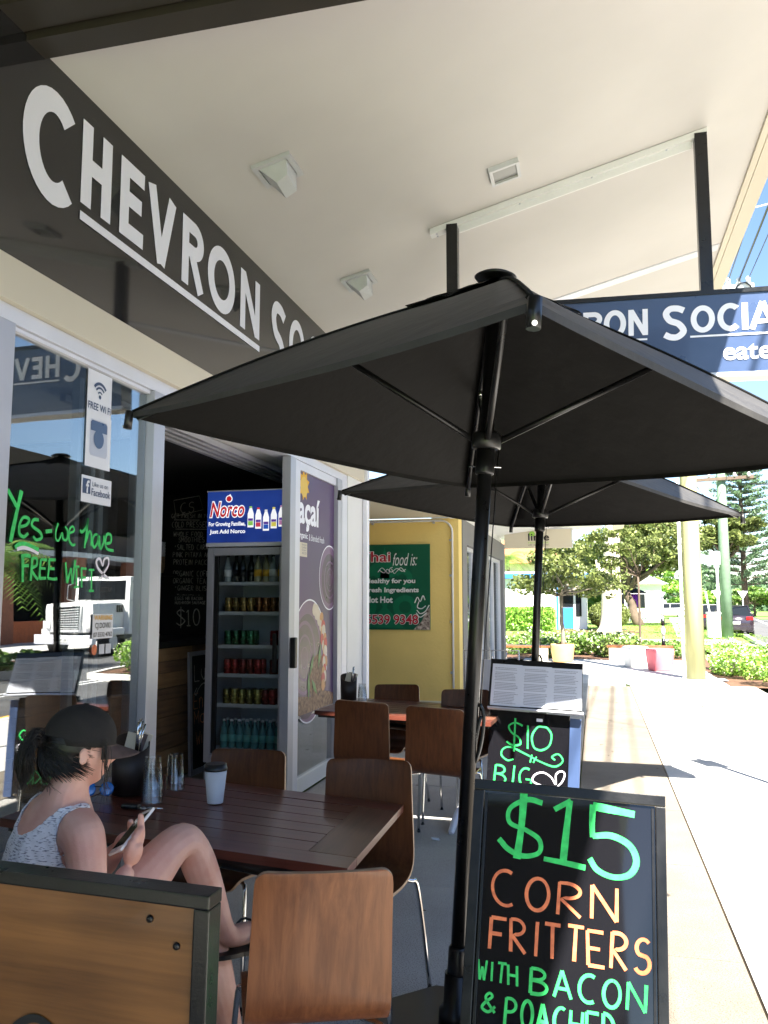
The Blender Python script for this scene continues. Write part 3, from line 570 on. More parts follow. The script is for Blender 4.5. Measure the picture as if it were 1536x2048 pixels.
for nm, lo, hi, m in (('sign_frame', (-1.03, 5.635, 3.52), (1.77, 5.81, 3.55), 'blackmetal'), ('sign_frame', (-1.03, 5.635, 2.965), (1.77, 5.655, 2.992), 'alu'), ('sign_underside', (-1.02, 5.66, 2.968), (1.76, 5.80, 2.983), 'cream')):
    o = box(nm, lo, hi, M[m]); hp(o); o.parent = sgn; o.location = V(o.location)+hs.location-hs.location-sgn.location
sl_ = V((0, 5.643, 0))-hs.location-sgn.location
def sL(ch, x, y, wv, h, wd): sign_letter(ch, x, y, wv, h, wd, M['whitegloss'], sgn, sl_, FY)
for a in (('C', -.66, 3.22, .17, .235, .042), ('H', -.46, 3.27, .12, .18, .034), ('E', -.31, 3.27, .10, .18, .034), ('V', -.19, 3.27, .14, .18, .034), ('R', -.03, 3.27, .125, .18, .034), ('O', .105, 3.265, .145, .19, .036), ('N', .265, 3.27, .125, .18, .034),
    ('S', .485, 3.225, .15, .235, .042), ('O', .66, 3.265, .15, .185, .036), ('C', .825, 3.265, .14, .19, .036), ('I', .975, 3.27, .036, .18, .036), ('A', 1.02, 3.27, .16, .18, .034), ('L', 1.2, 3.27, .1, .18, .034)): sL(*a)
for a in ((-.46, .385), (.655, 1.3)): poly('underline', [(a[0], 3.235), (a[1], 3.235), (a[1], 3.248), (a[0], 3.248)], M['whitegloss'], sgn, sl_, FY)
text('lettering', 'eatery', .855, 1.30, 3.035, 3.175, M['whitegloss'], sgn, sl_, FY, .02, dz=.003)
# ============================================================ THAI SHOP AND LIME SHOP
thai = thing('thai_restaurant_building', 'yellow painted shop wall with cream soffit past the white column', 'building', (-3, 11.6, 0))
def tb(name, lo, hi, m, par=None, bev=0): return part(box(name, lo, hi, M[m], bev=bev), par or thai)
tb('wall', (-6.2, 11.6, 0), (-1.85, 11.9, 2.68), 'yellow'); tb('skirting', (-6.2, 11.585, 0), (-1.845, 11.598, .12), 'cream')
tb('side_wall', (-6.3, 8.25, 0), (-6.2, 11.6, 2.68), 'cream'); tb('soffit', (-6.2, 8.1, 2.69), (-1.97, 11.59, 2.75), 'cream')
tb('fascia', (-1.965, 8.08, 2.67), (-1.86, 11.9, 3.9), 'white'); tb('fascia_sign', (-1.858, 8.3, 2.83), (-1.84, 11.5, 3.6), 'tgreen')
for a, b in ((8.24, 8.42), (11.3, 11.52)): tb('sign_border', (-1.838, a, 2.80), (-1.832, b, 3.62), 'chairw')
o = B(); o.tube([(-6, 11.575, 2.645), (-2.1, 11.575, 2.645)]+[(-2.1+.165*sin(R(a)), 11.575, 2.48+.165*cos(R(a))) for a in range(15, 91, 15)]+[(-1.935, 11.575, .3)], .015, 8)
part(o.done('conduit_pipe', M['white']), thai)
for x, z in ((-2.2, 2.645), (-3.1, 2.645), (-4, 2.645)): tb('pipe_clip', (x-.015, 11.56, z-.04), (x+.015, 11.598, z-.012), 'alu')
for z in (2.35, 1.85, 1.2, .5): tb('pipe_clip', (-1.975, 11.56, z), (-1.948, 11.598, z+.03), 'alu')
ts = thing('thai_food_sign', 'green square sign with white and red lettering fixed to the yellow wall', 'sign', (-3.2, 11.597, 1.1))
pn = part(box('panel', (-3.52, 11.575, 1.10), (-2.258, 11.597, 2.315), M['tgreen']), ts)
a_ = V((0, 11.573, 0))-ts.location-pn.location
def tt(s, x0, x1, z0, z1, m, bold=0, shear=0, dz=.004): text('lettering', s, x0, x1, z0, z1, m if not isinstance(m, str) else M[m], pn, a_, FY, bold, shear, dz)
for c_ in ((-2.92, 1.95, .38, .1), (-2.92, 1.75, .12, .3)): disc('flourish', c_[0], c_[1], c_[2]*.6, c_[3]*1.2, M['tgreen2'], pn, a_, FY, .001)
for sx in (-1, 1):
    disc('flourish', -2.92+sx*.26, 1.82, .15, .15, M['tgreen2'], pn, a_, FY, .0013, 26, .45, R(-90 if sx > 0 else -90), R(150 if sx > 0 else -330))
    disc('flourish', -2.92+sx*.30, 1.42, .18, .17, M['tgreen2'], pn, a_, FY, .0013, 26, .5)
poly('flourish', [(-3.2, 1.13), (-2.92, 1.45), (-2.64, 1.13)], M['tgreen2'], pn, a_, FY, .0012); poly('flourish', [(-3.0, 1.95), (-2.92, 2.28), (-2.84, 1.95)], M['tgreen2'], pn, a_, FY, .0012)
tt('Thai', -3.30, -2.83, 2.06, 2.22, 'white', .05, dz=.003); tt('Thai', -3.30, -2.835, 2.068, 2.215, 'red', .012, dz=.005)
tt('food is:', -2.80, -2.44, 2.01, 2.19, 'white', .0, .35)
for s, z in (('Healthy for you', 1.74), ('Fresh Ingredients', 1.61), ('Not Hot', 1.48)):
    x1 = {1.74: -2.47, 1.61: -2.42, 1.48: -2.80}[z]; tt(s, -3.21, x1, z, z+.09, 'white', .035)
tt('07 5539 9348', -3.44, -2.42, 1.17, 1.32, 'white', .06, dz=.003); tt('07 5539 9348', -3.43, -2.43, 1.178, 1.312, 'red', .022, dz=.005)
strokes('ornament', [[(-3.02, 1.92), (-2.96, 1.98), (-2.90, 1.93), (-2.86, 1.90), (-2.84, 1.97), (-2.80, 1.99)], [(-2.62, 1.92), (-2.68, 1.98), (-2.74, 1.93), (-2.78, 1.90), (-2.82, 1.97)], [(-3.0, 1.95), (-2.93, 1.91), (-2.88, 1.96), (-2.82, 1.92), (-2.74, 1.97), (-2.66, 1.93), (-2.61, 1.96)]], M['white'], pn, a_, FY, .009)
strokes('ornament', [[(-2.48, 1.48), (-2.44, 1.56), (-2.40, 1.50), (-2.36, 1.58), (-2.33, 1.52)], [(-2.42, 1.5), (-2.44, 1.42), (-2.38, 1.4), (-2.32, 1.44)], [(-2.45, 1.38), (-2.40, 1.33), (-2.33, 1.36), (-2.27, 1.45)], [(-2.46, 1.34), (-2.40, 1.28), (-2.31, 1.34)]], M['white'], pn, a_, FY, .014)
gl = mat('lattice_print', (.62, .52, .45), .5, col2=(.06, .03, .02), scale=26)
poly('ornament', [(-2.50, 1.105), (-2.262, 1.105), (-2.262, 1.42), (-2.32, 1.36), (-2.38, 1.22)], gl, pn, a_, FY, .002)
lime = thing('lime_shop_building', 'grey framed glass shopfront with white soffit beyond the yellow wall', 'building', (-3, 12, 0))
def lb(name, lo, hi, m, bev=0): return part(box(name, lo, hi, M[m], bev=bev), lime)
lb('corner_wall', (-2.4, 11.92, 0), (-1.84, 12.35, 2.7), 'grey'); lb('header_wall', (-2.4, 12.35, 2.35), (-1.84, 17.75, 2.7), 'grey'); lb('end_wall', (-2.4, 17.35, 0), (-1.84, 17.75, 2.35), 'grey')
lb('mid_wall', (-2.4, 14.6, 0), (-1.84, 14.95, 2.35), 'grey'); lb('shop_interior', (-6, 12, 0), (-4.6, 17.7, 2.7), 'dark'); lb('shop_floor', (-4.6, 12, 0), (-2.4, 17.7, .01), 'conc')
for a, b in ((12.35, 14.6), (14.95, 17.35)):
    lb('shop_window', (-1.95, a+.06, .12), (-1.94, b-.06, 2.28), 'fglass')
    for y in (a+.03, (a+b)/2, b-.03): lb('window_frame', (-1.98, y-.03, 0), (-1.90, y+.03, 2.345), 'alub')
    lb('window_frame', (-1.975, a+.06, 2.285), (-1.905, b-.06, 2.345), 'alub'); lb('window_frame', (-1.975, a+.06, 0), (-1.905, b-.06, .12), 'alub')
lb('upper_wall', (-2.3, 11.92, 2.705), (-1.9, 17.7, 3.3), 'white')
o = slopebox('soffit', -2.3, .42, 11.95, 18.2, 0, .15, 'white', lime, lambda x: 2.78+.13*(x+2.3)) 
slopebox('soffit_edge', .40, .62, 11.95, 18.25, -.12, .5, 'cream', lime, lambda x: 2.78+.13*(x+2.3))
ls = thing('lime_sign', 'pale illuminated lime cafe sign box hanging under the white soffit', 'sign', (-1.1, 17, 2.6))
lp_ = part(box('panel', (-1.76, 16.95, 2.575), (-.42, 17.1, 2.95), M['cream'], bev=.01), ls)
part(box('sign_frame', (-1.78, 16.97, 2.952), (-.40, 17.08, 2.975), M['alub']), ls); part(box('sign_frame', (-.415, 16.96, 2.575), (-.40, 17.09, 2.95), M['alub']), ls)
b_ = V((0, 16.945, 0))-ls.location-lp_.location
text('lettering', 'lime', -1.28, -.86, 2.72, 2.87, M['black'], lp_, b_, FY, .015, dz=.004); disc('lime_emblem', -1.2, 2.86, .06, .05, flat('lime_green', (.3, .6, .08)), lp_, b_, FY, .003)
text('lettering', 'restaurant', -1.28, -.87, 2.665, 2.70, flat('lime_green', (.35, .6, .12)), lp_, b_, FY, 0, dz=.004); text('lettering', 'cafe restaurant bar', -1.28, -.87, 2.625, 2.65, M['black'], lp_, b_, FY, 0, dz=.004)

# cafe rail barrier beyond the far table
rb = thing('cafe_barrier', 'grey panel cafe barrier with a chrome rail top behind the menu stand', 'barrier', (-1.0, 8.3, 0))
part(box('panel', (-1.26, 8.28, .12), (-.80, 8.31, .93), M['alu']), rb)
o = B(); o.tube([(-1.28, 8.3, 0), (-1.28, 8.3, 1.02), (-.74, 8.3, 1.02), (-.74, 8.3, 0)], .011, 8)
for x in (-1.15, -1.0, -.86): o.tube([(x, 8.3, .9), (x, 8.3, 1.02)], .006, 6)
part(o.done('rail', M['steel']), rb)

# ============================================================ CAFE INTERIOR THINGS
ct = thing('service_counter', 'timber clad cafe counter with black top seen through the open door', 'counter', (-3.5, 5.5, 0))
part(box('carcass', (-4.3, 3.0, 0), (-3.492, 7.9, 1.12), M['dark']), ct); part(box('counter_top', (-4.35, 2.95, 1.125), (-3.43, 7.95, 1.17), M['black'], bev=.004), ct)
z = .02; k = 0
while z < 1.08:
    h_ = random.choice((.095, .11, .125, .14)); h_ = min(h_, 1.115-z); y = 3.0
    while y < 7.88:
        L_ = min(random.uniform(.7, 2.0), 7.9-y); t_ = random.uniform(.014, .026)
        part(box('plank', (-3.49, y+.002, z+.002), (-3.49+t_, y+L_-.002, z+h_-.003), M['planky' if random.random() < .35 else 'plank']), ct); y += L_
    z += h_
lbd = thing('lunch_chalkboard', 'tall chalkboard in a pale frame leaning against the counter beside the fridge', 'chalkboard', (-3.42, 7.0, 0), (0, R(-2), 0))
box('board', (-.008, -.27, .05), (.006, .45, 1.02), M['chalk'], lbd)
for lo, hi in (((-.012, -.31, 0), (.014, -.272, 1.06)), ((-.012, .452, 0), (.014, .49, 1.06)), ((-.012, -.27, 1.022), (.014, .45, 1.06)), ((-.012, -.27, 0), (.014, .45, .048))): box('frame', lo, hi, M['alu'], lbd)
lbd.location.z = .0
hand('chalk_writing', [('Lunch', -.22, .80, .15, .13, .010, .0)], M['chalkw'], lbd, (.007, 0, 0), FX, .003)
hand('chalk_writing', [('Entree', -.24, .56, .13, .11, .010, .0), ('Main', -.23, .43, .11, .12, .010, 0), ('Wine', -.20, .25, .11, .11, .010, 0)], M['chalko'], lbd, (.007, 0, 0), FX, .003)
strokes('chalk_writing', [[(-.18, .74), (-.22, .70), (-.19, .68), (-.16, .72), (-.05, .77), (.1, .73)]], M['chalkw'], lbd, (.007, 0, 0), FX, .010)
mw = thing('menu_chalkboard', 'tall black menu board with white chalk writing on the rear cafe wall', 'chalkboard', (-4.2, 8.03, 1.0))
mb = part(box('board', (-4.75, 8.02, 1.0), (-3.3, 8.045, 2.66), M['chalk']), mw)
c_ = V((0, 8.017, 0))-mw.location-mb.location
rows = [("GET FRESH IN YOUR LOCAL", -4.38, 2.33, .045, .032), ("COLD PRESSED JUICES", -4.37, 2.23, .06, .036), ("WHOLE FOOD", -4.35, 2.13, .05, .036), ("SMOOTHIES", -4.29, 2.07, .05, .036), ("*SALTED CARAMEL", -4.34, 1.99, .055, .034), ("PINK PITAYA ACAI", -4.35, 1.91, .055, .034), ("PROTEIN PACK", -4.34, 1.83, .055, .034),
        ("ORGANIC COFFEE", -4.34, 1.71, .055, .037), ("ORGANIC TEA'S", -4.34, 1.635, .055, .037), ("*GINGER BLISS", -4.32, 1.56, .05, .034), ("*TURMERIC LATTE", -4.33, 1.46, .055, .036), ("MATCHA LATTE", -4.32, 1.385, .055, .036), ("ALL DAY BREKKY", -4.33, 1.245, .10, .045), ("9-11 30AM", -4.25, 1.145, .06, .036), ("BIG BREKKY", -4.27, 1.06, .06, .038)]
sc_ = 1.0
hand('chalk_writing', [(s, x, z_+.06, h_, a*1.02, .0075, -.02) for s, x, z_, h_, a in rows], M['chalkw'], mb, c_, FY, .004)
hand('chalk_writing', [("CS", -4.28, 2.44, .11, .095, .009, .05)], M['chalkw'], mb, c_, FY, .004)
strokes('chalk_writing', [[(-4.33, 2.42), (-4.36, 2.58), (-4.06, 2.62), (-4.01, 2.47), (-4.33, 2.41)], [(-4.35, 2.37), (-4.05, 2.36)], [(-4.33, 2.27), (-3.95, 2.26)]], M['chalkw'], mb, c_, FY, .009, .004, False)
# price panel below, on the counter back board
mp = thing('price_chalkboard', 'black chalkboard panel with the ten dollar price above the counter', 'chalkboard', (-3.9, 7.45, 1.17))
m2 = part(box('board', (-4.15, 7.44, 1.172), (-3.5, 7.46, 1.56), M['chalk']), mp)
d_ = V((0, 7.437, 0))-mp.location-m2.location
hand('chalk_writing', [("10", -3.865, 1.27, .15, -.14, .011, 0)], M['chalkw'], m2, d_, FY, .004)
strokes('chalk_writing', [([(x-.145, z) for x, z in [(-3.75, 1.40), (-3.79, 1.42), (-3.83, 1.39), (-3.78, 1.345), (-3.745, 1.31), (-3.79, 1.27), (-3.835, 1.29)]], .012), ([(-3.935, 1.45), (-3.93, 1.24)], .009)], M['chalkw'], m2, d_, FY, .012, .004)
hand('chalk_writing', [("EGGS HB BACON", -4.0, 1.515, .03, .024, .005, 0), ("MUSHROOM SAUSAGE", -4.0, 1.475, .026, .021, .005, 0)], M['chalkw'], m2, d_, FY, .004)
sh = thing('cup_shelf', 'small dark wall shelf holding stacked takeaway cups', 'shelf', (-4.0, 7.3, 1.74)); part(box('board', (-4.3, 7.1, 1.745), (-3.98, 7.43, 1.77), M['dark']), sh)
def vary(m, k=.5):
    n = m.node_tree; oi = n.nodes.new('ShaderNodeObjectInfo'); hs_ = n.nodes.new('ShaderNodeHueSaturation'); p = n.nodes['Principled BSDF']; src = p.inputs['Base Color'].links[0].from_socket
    mr_ = n.nodes.new('ShaderNodeMapRange'); mr_.inputs[3].default_value = 1-k; mr_.inputs[4].default_value = 1+k*.6; n.links.new(oi.outputs['Random'], mr_.inputs[0]); n.links.new(mr_.outputs[0], hs_.inputs['Value']); n.links.new(src, hs_.inputs['Color']); n.links.new(hs_.outputs[0], p.inputs['Base Color']); return m
kraft = mat('kraft_cup', (.3, .2, .11), .7)
for i, (x, m_, n_, lab) in enumerate(((-4.065, 'cup', 9, 'stack of white paper takeaway cups on the wall shelf behind the counter'), (-4.16, 'black', 9, 'stack of black takeaway cups beside the white cup stack'))):
    t = thing('cup_stack', lab, 'cups', (x, 7.25, 1.77))
    for k in range(n_):
        B().lathe([(.03, 0), (.041, .07), (.043, .072), (.043, .078)], 14).done('cup', kraft if k < 4 and i == 0 else M[m_], t, (0, 0, k*.028))
# fridge
fx0, fx1, fy0, fy1 = -3.03, -2.36, 6.15, 6.85
fr_ = thing('drinks_fridge', 'tall glass door drinks fridge with a lit blue milk advert header', 'fridge', (-2.7, 6.5, 0))
def fb(name, lo, hi, m, bev=0): return part(box(name, lo, hi, M[m] if isinstance(m, str) else m, bev=bev), fr_)
fb('back_panel', (fx0, fy1-.03, .1), (fx1, fy1, 2.36), 'alu'); fb('side_panel', (fx0, fy0+.06, .1), (fx0+.03, fy1-.032, 1.95), 'alu'); fb('side_panel', (fx1-.03, fy0+.06, .1), (fx1, fy1-.032, 1.95), 'alu')
fb('plinth', (fx0, fy0+.02, .0), (fx1, fy1-.032, .22), 'alu'); fb('roof', (fx0, fy0+.02, 1.952), (fx1, fy1-.032, 2.36), 'alu')
fin = mat('fridge_liner', (.55, .60, .64), .5, var=.03); fb('liner', (fx0+.032, fy1-.05, .23), (fx1-.032, fy1-.033, 1.94), fin)
for lo, hi in (((fx0, fy0, .24), (fx0+.05, fy0+.055, 1.93)), ((fx1-.05, fy0, .24), (fx1, fy0+.055, 1.93)), ((fx0+.052, fy0, 1.87), (fx1-.052, fy0+.055, 1.93)), ((fx0+.052, fy0, .24), (fx1-.052, fy0+.055, .30))): fb('door_frame', lo, hi, 'alu', .004)
fb('door_seal', (fx0+.052, fy0+.02, .31), (fx0+.085, fy0+.05, 1.865), 'black'); fb('door_glass', (fx0+.087, fy0+.03, .31), (fx1-.055, fy0+.036, 1.865), 'fglass'); fb('door_pull', (fx1-.09, fy0-.03, .95), (fx1-.06, fy0-.002, 1.25), 'black', .008)
hd = fb('header_panel', (fx0-.005, fy0-.01, 1.972), (fx1+.005, fy0+.018, 2.385), mat('header_blue', (.010, .028, .19), .35, col2=(.02, .06, .32), scale=2.5, emit=.10))
fb('header_trim', (fx0-.01, fy0-.014, 1.94), (fx1+.01, fy0-.0, 1.97), 'alub'); fb('header_trim', (fx0-.01, fy0-.016, 2.386), (fx1+.01, fy0+.018, 2.394), 'alub')
e_ = V((0, fy0-.012, 0))-fr_.location-hd.location
lit = flat('header_white', (.8, .8, .82), .4, emit=.15); litr = flat('header_red', (.55, .02, .03), .4, emit=.1)
text('header_text', 'Norco', -3.015, -2.705, 2.17, 2.31, lit, hd, e_, FY, .07, .25, .002); text('header_text', 'Norco', -3.01, -2.71, 2.178, 2.30, litr, hd, e_, FY, .02, .25, .003)
disc('header_emblem', -2.845, 2.325, .03, .03, lit, hd, e_, FY, .0022); disc('header_emblem', -2.845, 2.325, .022, .022, litr, hd, e_, FY, .0032); poly('header_emblem', [(-2.87, 2.335), (-2.82, 2.335), (-2.835, 2.365)], lit, hd, e_, FY, .0021)
text('header_text', 'For Growing Families,', -3.02, -2.70, 2.095, 2.14, lit, hd, e_, FY, .03, dz=.002); text('header_text', 'Just Add Norco', -3.01, -2.70, 2.035, 2.078, lit, hd, e_, FY, .03, dz=.002)
capc = [(.3, .6, .1), (.7, .05, .05), (.8, .8, .8), (.8, .7, .1), (.6, .3, .5)]; labc = [(.25, .55, .1), (.6, .05, .1), (.02, .1, .5), (.7, .6, .1), (.5, .2, .4)]
for k in range(5):
    x = -2.655+.066*k; z0 = 2.10-(.03 if k == 2 else .012 if k in (1, 3) else 0)-.01; q = .026; h_ = .155
    poly('milk_bottle_print', [(x-q, z0), (x+q, z0), (x+q, z0+h_*.7), (x+q*.4, z0+h_), (x-q*.4, z0+h_), (x-q, z0+h_*.7)], lit, hd, e_, FY, .002+k*.0002)
    poly('milk_label_print', [(x-q*.8, z0+.015), (x+q*.8, z0+.015), (x+q*.8, z0+.05), (x-q*.8, z0+.05)], flat('milk_label', labc[k], .4, emit=.1), hd, e_, FY, .0035); poly('milk_label_print', [(x-q*.8, z0+.052), (x+q*.8, z0+.052), (x+q*.8, z0+.072), (x-q*.8, z0+.072)], flat('milk_band', (.1, .03, .3), .4, emit=.1), hd, e_, FY, .0035)
    poly('milk_cap_print', [(x-q*.45, z0+h_+.001), (x+q*.45, z0+h_+.001), (x+q*.45, z0+h_+.014), (x-q*.45, z0+h_+.014)], flat('milk_cap', capc[k], .4, emit=.1), hd, e_, FY, .0035)
SH = [1.652, 1.413, 1.148, .92, .683, .34]
for i, z_ in enumerate(SH): fb('shelf', (fx0+.035, fy0+.09, z_-.012), (fx1-.035, fy1-.06, z_), 'alub'); 
for i, z_ in enumerate(SH[:5]): fb('shelf_strip', (fx0+.035, fy0+.082, z_-.022), (fx1-.035, fy0+.089, z_+.006), 'metalw')
ORD = ('first', 'second', 'third', 'fourth', 'fifth', 'sixth', 'seventh', 'eighth')
def can(label, body, x, y, z_, grp, first={}):
    key = body
    if key not in first:
        t = thing('drink_can', label, 'can', (x, y, z_), group=grp)
        B().lathe([(.024, 0), (.031, .008), (.031, .105), (.026, .118)], 16, capt=False).done('body', vary(mat('can_'+body, {'gold': (.42, .27, .08), 'orange': (.40, .17, .06), 'green': (.05, .22, .10), 'red': (.36, .03, .03), 'yellow': (.38, .32, .08)}[body], .25, .5, var=.35, scale=40)), t)
        B().lathe([(.026, .1181), (.024, .121), (.0235, .118)], 16).done('lid', M['steel'], t)
        first[key] = t
    else:
        t = copy_tree(first[key]); t.location = (x, y, z_); t['label'] = label; t['group'] = grp
    return t
for z_, spec in ((SH[1], [('gold', 4), ('orange', 4)]), (SH[2], [('green', 4), (None, 2), ('red', 2)]), (SH[3], [('red', 5), (None, 1), ('red', 2)]), (SH[4], [('yellow', 5), ('red', 3)])):
    x = fx0+.135; names = {SH[1]: 'second', SH[2]: 'third', SH[3]: 'fourth', SH[4]: 'fifth'}
    for body, n_ in spec:
        for k in range(n_):
            if body: 
                for j in range(2):
                    can(f"{ORD[k]} {body} can from the left, {'front' if j == 0 else 'back'} row, {names[z_]} fridge shelf{' right side' if (body == 'red' and spec[0][0] != 'red') or (body == 'red' and x > fx0+.45) else ''}", body, x+random.uniform(-.003, .003)+.01*j, fy0+.125+j*.072, z_+.001, f"{body} cans on the {names[z_]} fridge shelf")
            x += .066
def bottle(kind, label, x, y, z_, grp, first={}):
    if kind not in first:
        t = thing('drink_bottle', label, 'bottle', (x, y, z_), group=grp)
        gm = {'clear': mat('bottle_clear', (.35, .4, .4), .1, var=.1), 'dark': mat('bottle_dark', (.03, .035, .03), .1, var=.1), 'water': mat('bottle_water', (.10, .30, .30), .12, var=.2), 'pale': mat('bottle_pale', (.35, .33, .2), .1, var=.1)}[kind]
        B().lathe([(.028, 0), (.031, .01), (.031, .12), (.024, .15), (.012, .18), (.012, .205)], 14).done('glass_body', gm, t)
        B().lathe([(.0315, .05), (.0315, .105)], 14).done('paper_label', {'clear': M['white'], 'dark': M['black'], 'water': mat('water_label', (.15, .5, .45), .5), 'pale': M['yel']}[kind], t)
        B().lathe([(.0135, .2055), (.0135, .222)], 12).done('cap', M['white'] if kind == 'water' else M['black'], t); first[kind] = t
    else:
        t = copy_tree(first[kind]); t.location = (x, y, z_); t['label'] = label; t['group'] = grp
    return t
for k, kd in enumerate(('clear', 'dark', 'dark', 'dark', 'pale', 'pale', 'clear', 'pale')): bottle(kd, f'{kd} glass drink bottle, {ORD[k]} from the left on the top fridge shelf', fx0+.12+k*.066, fy0+.13+.02*(k % 2), SH[0]+.001, f'{kd} bottles on the top fridge shelf')
for k in range(8):
    for j in range(2): bottle('water', f'{ORD[k]} water bottle from the left, '+('front' if j == 0 else 'back')+' row of the bottom fridge shelf', fx0+.115+k*.066, fy0+.13+j*.075, SH[5]+.001, 'water bottles on the bottom fridge shelf '+('front' if j == 0 else 'back'))

# ============================================================ CHAIRS AND TABLES
def chair_shell_bm(wd=.385):
    prof = smooth_pts([(0, -.235, .865), (0, -.222, .80), (0, -.205, .68), (0, -.195, .58), (0, -.18, .505), (0, -.135, .462), (0, -.05, .447), (0, .06, .45), (0, .15, .456), (0, .20, .444), (0, .215, .425)], 3)
    d0 = (prof[1]-prof[0]); L0 = d0.length; prof = [prof[0]]+[prof[0]+d0*(k/L0) for k in (.0015, .004, .008, .013, .019) if k < L0*.95]+prof[1:]
    n = len(prof); m_ = 10; th = .011; bm = bmesh.new(); F = []; Bk = []
    S = [0]
    for a, b in zip(prof, prof[1:]): S.append(S[-1]+(b-a).length)
    T = S[-1]
    for i, p in enumerate(prof):
        d = (prof[min(i+1, n-1)]-prof[max(i-1, 0)]).normalized(); nn = V((0, d.z, -d.y))  # towards the back / underside
        e = min(S[i], T-S[i]); rr = .032; hw = wd/2*(1-.05*(1-min(1, S[i]/.4))) - (rr-math.sqrt(max(0, rr*rr-(rr-min(e, rr))**2)))
        curl = .016*max(0, 1-S[i]/.36)
        r1, r2 = [], []
        for j in range(m_+1):
            u = -1+2*j/m_; q = V((u*hw, p.y, p.z))+V((0, curl*u*u*1.0, 0))
            r1.append(bm.verts.new(q)); r2.append(bm.verts.new(q+nn*th))
        F.append(r1); Bk.append(r2)
    for i in range(n-1):
        for j in range(m_):
            for A, fl_ in ((F, 0), (Bk, 1)):
                f = bm.faces.new((A[i][j], A[i][j+1], A[i+1][j+1], A[i+1][j])); f.smooth = True
        for j in (0, m_):
            f = bm.faces.new((F[i][j], F[i+1][j], Bk[i+1][j], Bk[i][j])); f.material_index = 1
    for i in (0, n-1):
        for j in range(m_): f = bm.faces.new((F[i][j], F[i][j+1], Bk[i][j+1], Bk[i][j])); f.material_index = 1
    bmesh.ops.recalc_face_normals(bm, faces=bm.faces)
    bmesh.ops.split_edges(bm, edges=[e for e in bm.edges if len(e.link_faces) == 2 and e.link_faces[0].material_index != e.link_faces[1].material_index])
    me = bpy.data.meshes.new('seat_shell'); bm.to_mesh(me); bm.free(); me.materials.append(M['chair']); me.materials.append(M['edge']); return me
def make_chair(label, loc, rot, mt='chair'):
    t = thing('cafe_chair', label, 'chair', loc, rot, 'bent ply cafe chairs')
    me = chair_shell_bm()
    if mt != 'chair': me.materials[0] = M[mt]
    link('seat_shell', me, t)
    for sx in (-1, 1):
        B().tube(smooth_pts([(sx*.13, -.10, .438), (sx*.185, -.15, .43), (sx*.205, -.185, .38), (sx*.222, -.235, .006)], 5), .0088, 8).done('leg', M['steel'], t)
        B().tube(smooth_pts([(sx*.13, .10, .436), (sx*.185, .13, .43), (sx*.203, .15, .38), (sx*.215, .20, .006)], 5), .0088, 8).done('leg', M['steel'], t)
        for y in (-.235, .20): B().lathe([(.011, 0), (.012, .014)], 10).done('foot_cap', M['black'], t, (sx*(.222 if y < 0 else .215), y, 0))
    o = B(); o.tube([(-.13, -.10, .438), (-.13, .10, .436)], .008, 8).tube([(.13, -.10, .438), (.13, .10, .436)], .008, 8).tube([(-.13, 0, .436), (.13, 0, .436)], .008, 8); o.done('under_frame', M['steel'], t)
    return t
c0 = make_chair('dark ply chair behind the coffee cup, in front of the fridge', (-1.47, 3.19, 0), (0, R(2), R(180-8)))
def ch(label, loc, rot):
    c = copy_tree(c0); c.location = loc; c.rotation_euler = rot; c['label'] = label; return c
ch('dark ply chair at the far right corner of the near table', (-.90, 3.10, 0), (0, R(2.0), R(180-6)))
ch('dark ply chair tucked at the second table, left of the two with backs turned', (-1.48, 5.44, 0), (0, R(2), R(-5)))
ch('dark ply chair with its back turned at the second table, beside the parasol pole', (-.96, 5.25, 0), (0, R(2), R(-6)))
ch('dark ply chair beyond the second table, below the green food sign', (-1.50, 6.10, 0), (0, R(2), R(180-8)))
ch('dark ply chair beyond the second table, partly behind the near parasol pole', (-.93, 5.86, 0), (0, R(2), R(180-8)))
make_chair('large reddish ply chair nearest the camera with its back turned', (-.785, 2.245, 0), (0, R(1.5), R(25)), 'chairw')
[o for o in bpy.data.objects if o.name.startswith('cafe_chair')][-1].scale = (.95, 1, .965)
make_chair('dark ply chair the woman in the cap is sitting on', (-1.335, 1.86, 0), (0, 0, R(-14)))
def make_table(label, loc, rot, w_=1.12, d=.80):
    t = thing('cafe_table', label, 'table', loc, rot, 'timber topped cafe tables'); f = .105; g = .0025
    for lo, hi, m_ in (((-w_/2, -d/2, .722), (w_/2, -d/2+f, .75), 'table'), ((-w_/2, d/2-f, .722), (w_/2, d/2, .75), 'table'), ((-w_/2, -d/2+f+g, .722), (-w_/2+f, d/2-f-g, .75), 'tabley'), ((w_/2-f*1.5, -d/2+f+g, .722), (w_/2, d/2-f-g, .75), 'tabley')): box('frame_board', lo, hi, M[m_], t, bev=.0015)
    y0 = -d/2+f+g; pw = (d-2*f-2*g)/6
    for k in range(6): box('plank', (-w_/2+f+g, y0+k*pw+g, .724), (w_/2-f*1.5-g, y0+(k+1)*pw-g, .7485), M['table'], t)
    box('table_under', (-w_/2+.02, -d/2+.02, .705), (w_/2-.02, d/2-.02, .7215), M['black'], t)
    for x in (-w_*.28, w_*.28):
        B().lathe([(.03, .03), (.03, .70)], 16).done('pedestal', M['metalw'], t, (x, 0, 0))
        for sy in (-1, 1): B().tube(smooth_pts([(x, 0, .10), (x, sy*.12, .085), (x, sy*.27, .03), (x, sy*.31, .012)], 4), [.024]*9+[.022, .02, .017, .014], 8).done('foot', M['alub'], t)
    B().tube([(-w_*.28, -.18, .66), (w_*.40, -.18, .62)], .02, 10).done('brace', M['blackmetal'], t)
    return t
t1 = make_table('near dark timber cafe table with the white coffee cup on it', (-1.386, 2.85, .0), (0, R(3.6), R(.8)), 1.20, .80)
